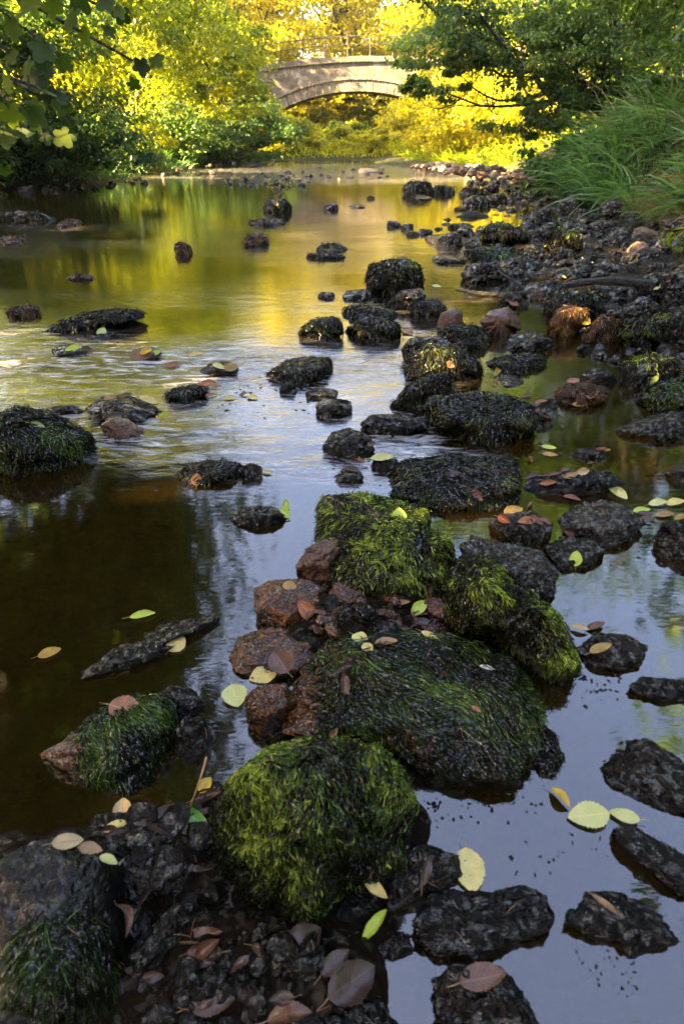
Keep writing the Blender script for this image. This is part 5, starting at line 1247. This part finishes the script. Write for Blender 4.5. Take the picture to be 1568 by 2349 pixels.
litter([(1130,840),(1500,1060),(1250,1080),(1140,1020)], 10, 24, ['brown', 'ochre', 'rust'], 'small leaf drifting in the olive calm water', 'leaves drifting in the olive water', 5)

# specks and scraps floating by the near rocks
rs = np.random.RandomState(12); parts = []
for poly, n_ in (([(950,1790),(1260,1790),(1250,1870),(1050,1910),(960,1900)], 70), ([(1230,1540),(1430,1540),(1440,1600),(1260,1640)], 60), ([(1130,1920),(1420,1900),(1380,2000),(1180,2010)], 25),
                 ([(440,1600),(560,1640),(540,1700),(470,1740)], 30), ([(1250,1200),(1560,1190),(1560,1330),(1420,1330),(1290,1260)], 60), ([(1300,2160),(1500,2160),(1450,2290),(1350,2250)], 40),
                 ([(1000,1000),(1400,1000),(1400,1070),(1220,1060)], 40), ([(560,880),(760,880),(720,960),(460,960)], 50), ([(750,1040),(900,1040),(880,1120),(760,1120)], 40)):
    pp = np.array(poly, float); k = 0
    while k < n_:
        x, y = rs.uniform(pp[:, 0].min(), pp[:, 0].max()), rs.uniform(pp[:, 1].min(), pp[:, 1].max())
        if not inside(poly, x, y): continue
        k += 1; p0 = at(x, y, .0025); r = pxsize(p0) * rs.uniform(1.2, 7) ; m_ = 7; th = np.linspace(0, 2 * np.pi, m_, endpoint=False)
        rr = r * rs.uniform(.4, 1.2, m_); el = rs.uniform(.3, 1); a = rs.uniform(0, 3.1)
        X_, Y_ = rr * np.cos(th), rr * np.sin(th) * el
        ring = np.stack([p0[0] + X_ * math.cos(a) - Y_ * math.sin(a), p0[1] + X_ * math.sin(a) + Y_ * math.cos(a), np.full(m_, .0008)], 1)
        V = np.concatenate([ring, [[p0[0], p0[1], .0008 + r * .35]]]); parts.append((V, np.array([[i, (i + 1) % m_, m_] for i in range(m_)])))
V, F = merge(parts); tag(link('floating_specks', mesh_from('floating_specks', V, F, [M['dark']])), 'dark specks of plant debris floating between the rocks', None, None, 'stuff')

# twigs, branch, needles, sprig
M['twig'] = rock_mat('pale_twig', (.25, .13, .06), (.4, .25, .12), (.4, .6), bmp=.2, scale=90)
M['wood'] = rock_mat('sodden_wood', (.01, .008, .006), (.03, .023, .018), (.3, .6), bmp=.6, scale=30)
def on(px, py, lift=0.0):
    h = cast(px, py); return np.array(h[1]) + np.array([0, 0, lift])
a_, b_ = on(438, 1858, .01), on(448, 1800, .0)
b2 = b_ + np.array([.01, .02, .05])
tw = np.stack([a_ * (1 - s_) + at(472, 1738, .06) * s_ + np.array([.006 * math.sin(s_ * 3), 0, .012 * math.sin(s_ * 3.1)]) for s_ in np.linspace(0, 1, 9)])
V, F = tube(tw, np.linspace(.0016, .0022, 9), 7); link('twig', tag and mesh_from('twig', V - tw[0], F, [M['twig']]), loc=tuple(tw[0]))
tag(bpy.data.objects['twig'], 'pale thin twig standing out of the litter beside the small yellow leaf', 'twig')
br0 = at(1500, 655, .10); br1 = at(1040, 668, .02)
pts = np.stack([br0 * (1 - s_) + br1 * s_ + np.array([0, .06 * math.sin(s_ * 5), .03 * math.sin(s_ * 7)]) for s_ in np.linspace(0, 1, 16)])
V, F = tube(pts, np.linspace(.034, .010, 16) * (1 + .15 * RS.randn(16)), 9)
t2 = tube(np.stack([pts[9], pts[9] + (-.1, .1, .05), pts[9] + (-.22, .16, .12)]), [.014, .01, .005], 6)
V, F = merge([(V, F), t2])
tag(link('fallen_branch', mesh_from('fallen_branch', V - pts[0], F, [M['wood']]), loc=tuple(pts[0])), 'dark sunken branch lying across the stone field', 'branch')
rs = np.random.RandomState(9); parts = []
for _ in range(70):
    x, y = rs.uniform(60, 1300), rs.uniform(1250, 2340)
    h = cast(x, y)
    if h[1] is None or h[1][2] < .02: continue
    p0 = np.array(h[1]) + np.array(h[2]) * .007; a = rs.uniform(0, 6.28); L = rs.uniform(.012, .03); d = unit(np.cross(np.array(h[2]), [math.cos(a), math.sin(a), .1]))
    parts.append(tube(np.stack([p0, p0 + d * L * .5 + np.array(h[2]) * L * .12, p0 + d * L]), [.00035, .0004, .0002], 4))
V, F = merge(parts); tag(link('needle_litter', mesh_from('needle_litter', V, F, [LM['orange']])), 'fallen pine needles strewn over the near rocks', None, None, 'stuff')
# sprig on the mid river rock
root = on(637, 460)
sp = empty('sprig', tuple(root), 'leafy green sprig growing from the cone-shaped mossy rock', 'plant')
parts, LP, LD = [], [], []
for k in range(7):
    e = root + np.array([rs.uniform(-.2, .25), rs.uniform(-.1, .1), rs.uniform(.12, .34)]); c_ = curve_pts(root, e, (0, 0, .03), 7, rs)
    parts.append(tube(c_, np.linspace(.005, .0025, 7), 5)); LP += [c_[j] for j in (3, 4, 5, 6)]; LD += [rs.randn(3) for _ in range(4)]
V, F = merge(parts); link('stem', mesh_from('stem', V - root, F, [M['redbark']]), sp)
V, F = leaf_cloud(np.array(LP), np.array([[0, 0, 1.0]] * len(LP)) + rs.randn(len(LP), 3) * .3, np.array(LD), np.full(len(LP), .045), rs)
link('leaves', mesh_from('leaves', V - root, F, [M['mid']], smooth=False, attr=np.full(len(V), .7)), sp)
# plant at right edge of the stone field
root = at(1560, 610, .05)
sp = empty('bank_plant', tuple(root), 'small bright green leafy plant at the right edge of the stone field', 'plant')
parts, LP, LD = [], [], []
for k in range(10):
    e = root + np.array([rs.uniform(-.22, .2), rs.uniform(-.15, .15), rs.uniform(.12, .38)]); c_ = curve_pts(root, e, (0, 0, .03), 7, rs)
    parts.append(tube(c_, np.linspace(.005, .0025, 7), 5)); LP += [c_[j] for j in (2, 3, 4, 5, 6)]; LD += [rs.randn(3) * .6 + (0, 0, .5) for _ in range(5)]
V, F = merge(parts); link('stem', mesh_from('stem', V - root, F, [M['mid']], attr=np.full(len(V), .5)), sp)
V, F = leaf_cloud(np.array(LP), np.array([[0, 0, 1.0]] * len(LP)) + rs.randn(len(LP), 3) * .4, np.array(LD), np.full(len(LP), .09), rs, .35)
link('leaves', mesh_from('leaves', V - root, F, [M['mid']], smooth=False, attr=np.full(len(V), .55)), sp)

# near sycamore branch hanging into the top left corner, held by its tree off to the left
rs = np.random.RandomState(31)
tbase = np.array([-2.9, 1.0, -.15]); sy = empty('sycamore_tree', tuple(tbase), 'out-of-focus sycamore branches hanging into the top left corner', 'tree')
tubes = [tube(curve_pts(tbase, (-2.6, 1.1, 4.2), (.1, 0, 0), 10, rs), np.linspace(.12, .08, 10), 9)]
tips = []
for (e, z0) in (((-.50, 1.22, 1.06), 1.7), ((-.60, 1.05, .93), 1.6), ((-.42, 1.5, 1.12), 1.9), ((-.78, 1.3, 1.05), 1.7), ((-.62, 1.45, 1.02), 1.8), ((-.70, 1.2, .92), 1.6), ((-.55, 1.35, 1.10), 1.8), ((-.72, 1.0, .98), 1.6), ((-.8, 1.5, .95), 1.7), ((-.5, 1.7, 1.22), 2.0), ((-.9, 1.6, 1.2), 2.0)):
    c_ = curve_pts((-2.7, 1.05, z0), e, (0, 0, .12), 12, rs); tubes.append(tube(c_, np.linspace(.022, .0025, 12), 6)); tips.append(c_)
XL_ = []
for e in ((-.50,1.2,1.05),(-.42,1.25,1.16),(-.5,1.4,1.2),(-.6,1.3,1.02),(-.5,1.3,1.12)):
    s0 = tips[rs.randint(5)][8]; c_ = curve_pts(s0, e, (0, 0, .05), 8, rs); tubes.append(tube(c_, np.linspace(.006, .0015, 8), 5))
    for s_ in range(20): XL_.append(c_[rs.randint(4, 8)] + rs.randn(3) * np.array([.05, .08, .04]))
V, F = merge(tubes); link('trunk', mesh_from('trunk', V - tbase, F, [M['bark']]), sy)
def lobed_leaf(P, D, N, L, lobes=5):
    D = unit(D); N = unit(N - (N @ D) * D); S = np.cross(D, N)
    n = 40; V = [P + D * L * .12]
    for i in range(n + 1):
        a = math.pi * (2 * i / n - 1); r = L * (.36 + .17 * abs(math.cos(a * 2.5)) ** 1.2) * (1.12 if abs(a) < .5 else 1) * (.55 if abs(a) > 2.9 else 1)
        r *= 1 + .04 * (i % 2)
        q = P + D * (L * .42 + r * math.cos(a)) + S * r * math.sin(a) - N * (.18 * r * r / L) + N * .03 * L * math.sin(3 * a)
        V.append(q)
    F = np.array([[0, i + 1, i + 2] for i in range(n)]); return np.array(V), F
LP, tn = [], []
for c_ in tips:
    for j in range(5, 12):
        for s_ in (-1, 1, -1.4):
            P = c_[j] + rs.randn(3) * .015; D = unit(c_[j] - c_[j - 1]) + s_ * np.array([0, .6, 0]) + np.array([0, 0, -.7]) + rs.randn(3) * .35
            q = lobed_leaf(P, D, np.array([rs.randn() * .6, -.7, .6 + rs.randn() * .4]), rs.uniform(.024, .046)); LP.append(q); tn.append(np.full(len(q[0]), rs.uniform(0, .9)))
for P in XL_:
    q = lobed_leaf(P, np.array([rs.randn() * .6, rs.randn() * .5, -.8]), np.array([rs.randn() * .5, -.8, .5]), rs.uniform(.022, .042)); LP.append(q); tn.append(np.full(len(q[0]), rs.uniform(.3, 1)))
V, F = merge(LP); link('leaves', mesh_from('leaves', V - tbase, F, [M['shadeleaf']], attr=np.concatenate(tn)), sy)

# ------------------------------------------------------------------ light, sky, camera
HAZE = .0004
SUN_EL, SUN_AZ = R(29), math.atan2(-.93, -.34)      # azimuth of the sun measured from +Y towards +X
w = bpy.data.worlds.new('World'); SC.world = w; w.use_nodes = True
nt = w.node_tree; bg = nt.nodes['Background']
sky = nt.nodes.new('ShaderNodeTexSky'); sky.sky_type = 'NISHITA'; sky.sun_disc = False
sky.sun_elevation = SUN_EL; sky.sun_rotation = SUN_AZ; sky.dust_density = 4.0; sky.air_density = 1.0; sky.ozone_density = 1.5
tint = nt.nodes.new('ShaderNodeMix'); tint.data_type = 'RGBA'; tint.blend_type = 'MULTIPLY'; tint.inputs[0].default_value = 1; tint.inputs[7].default_value = (1.17, 1.0, .96, 1)
nt.links.new(sky.outputs[0], tint.inputs[6]); nt.links.new(tint.outputs[2], bg.inputs[0]); bg.inputs[1].default_value = .066
ld = bpy.data.lights.new('sun', 'SUN'); ld.energy = 5.0; ld.angle = R(.5); ld.color = (1.0, .735, .33)
lo = bpy.data.objects.new('sun', ld); COL.objects.link(lo)
sd = Vector((math.sin(SUN_AZ) * math.cos(SUN_EL), math.cos(SUN_AZ) * math.cos(SUN_EL), math.sin(SUN_EL)))
lo.rotation_euler = sd.to_track_quat('Z', 'Y').to_euler()
hz = NT('haze'); vp = hz.n('ShaderNodeVolumePrincipled', Density=HAZE, Anisotropy=.3); vp.inputs['Color'].default_value = (.95, .93, .85, 1); hz.l(vp.outputs[0], hz.out.inputs[1])
V, F = box(-70, 70, -30, 110, -2.2, 26); tag(link('haze', mesh_from('haze', V, F, [hz.m], smooth=False)), 'thin bright haze in the river valley', None, None, 'stuff')
cd = bpy.data.cameras.new('camera'); cam = bpy.data.objects.new('camera', cd); COL.objects.link(cam); SC.camera = cam
cam.location = tuple(EYE); cam.rotation_euler = (math.pi / 2 - TILT, 0, 0)
cd.sensor_fit = 'VERTICAL'; cd.sensor_height = 36; cd.sensor_width = 24; cd.lens = LENS; cd.clip_start = .05; cd.clip_end = 2000
cd.dof.use_dof = True; cd.dof.focus_distance = 2.4; cd.dof.aperture_fstop = 6.3
SC.view_settings.view_transform = 'Standard'; SC.view_settings.look = 'None'; SC.view_settings.gamma = 1; SC.view_settings.exposure = 4.65
SC.cycles.max_bounces = 6; SC.cycles.transparent_max_bounces = 8; SC.cycles.diffuse_bounces = 3; SC.cycles.glossy_bounces = 3
SC.cycles.caustics_reflective = False; SC.cycles.caustics_refractive = False; SC.cycles.use_denoising = True
print('quads: growth %d, plants %d' % tuple(TOTAL), 'objects', len(bpy.data.objects))
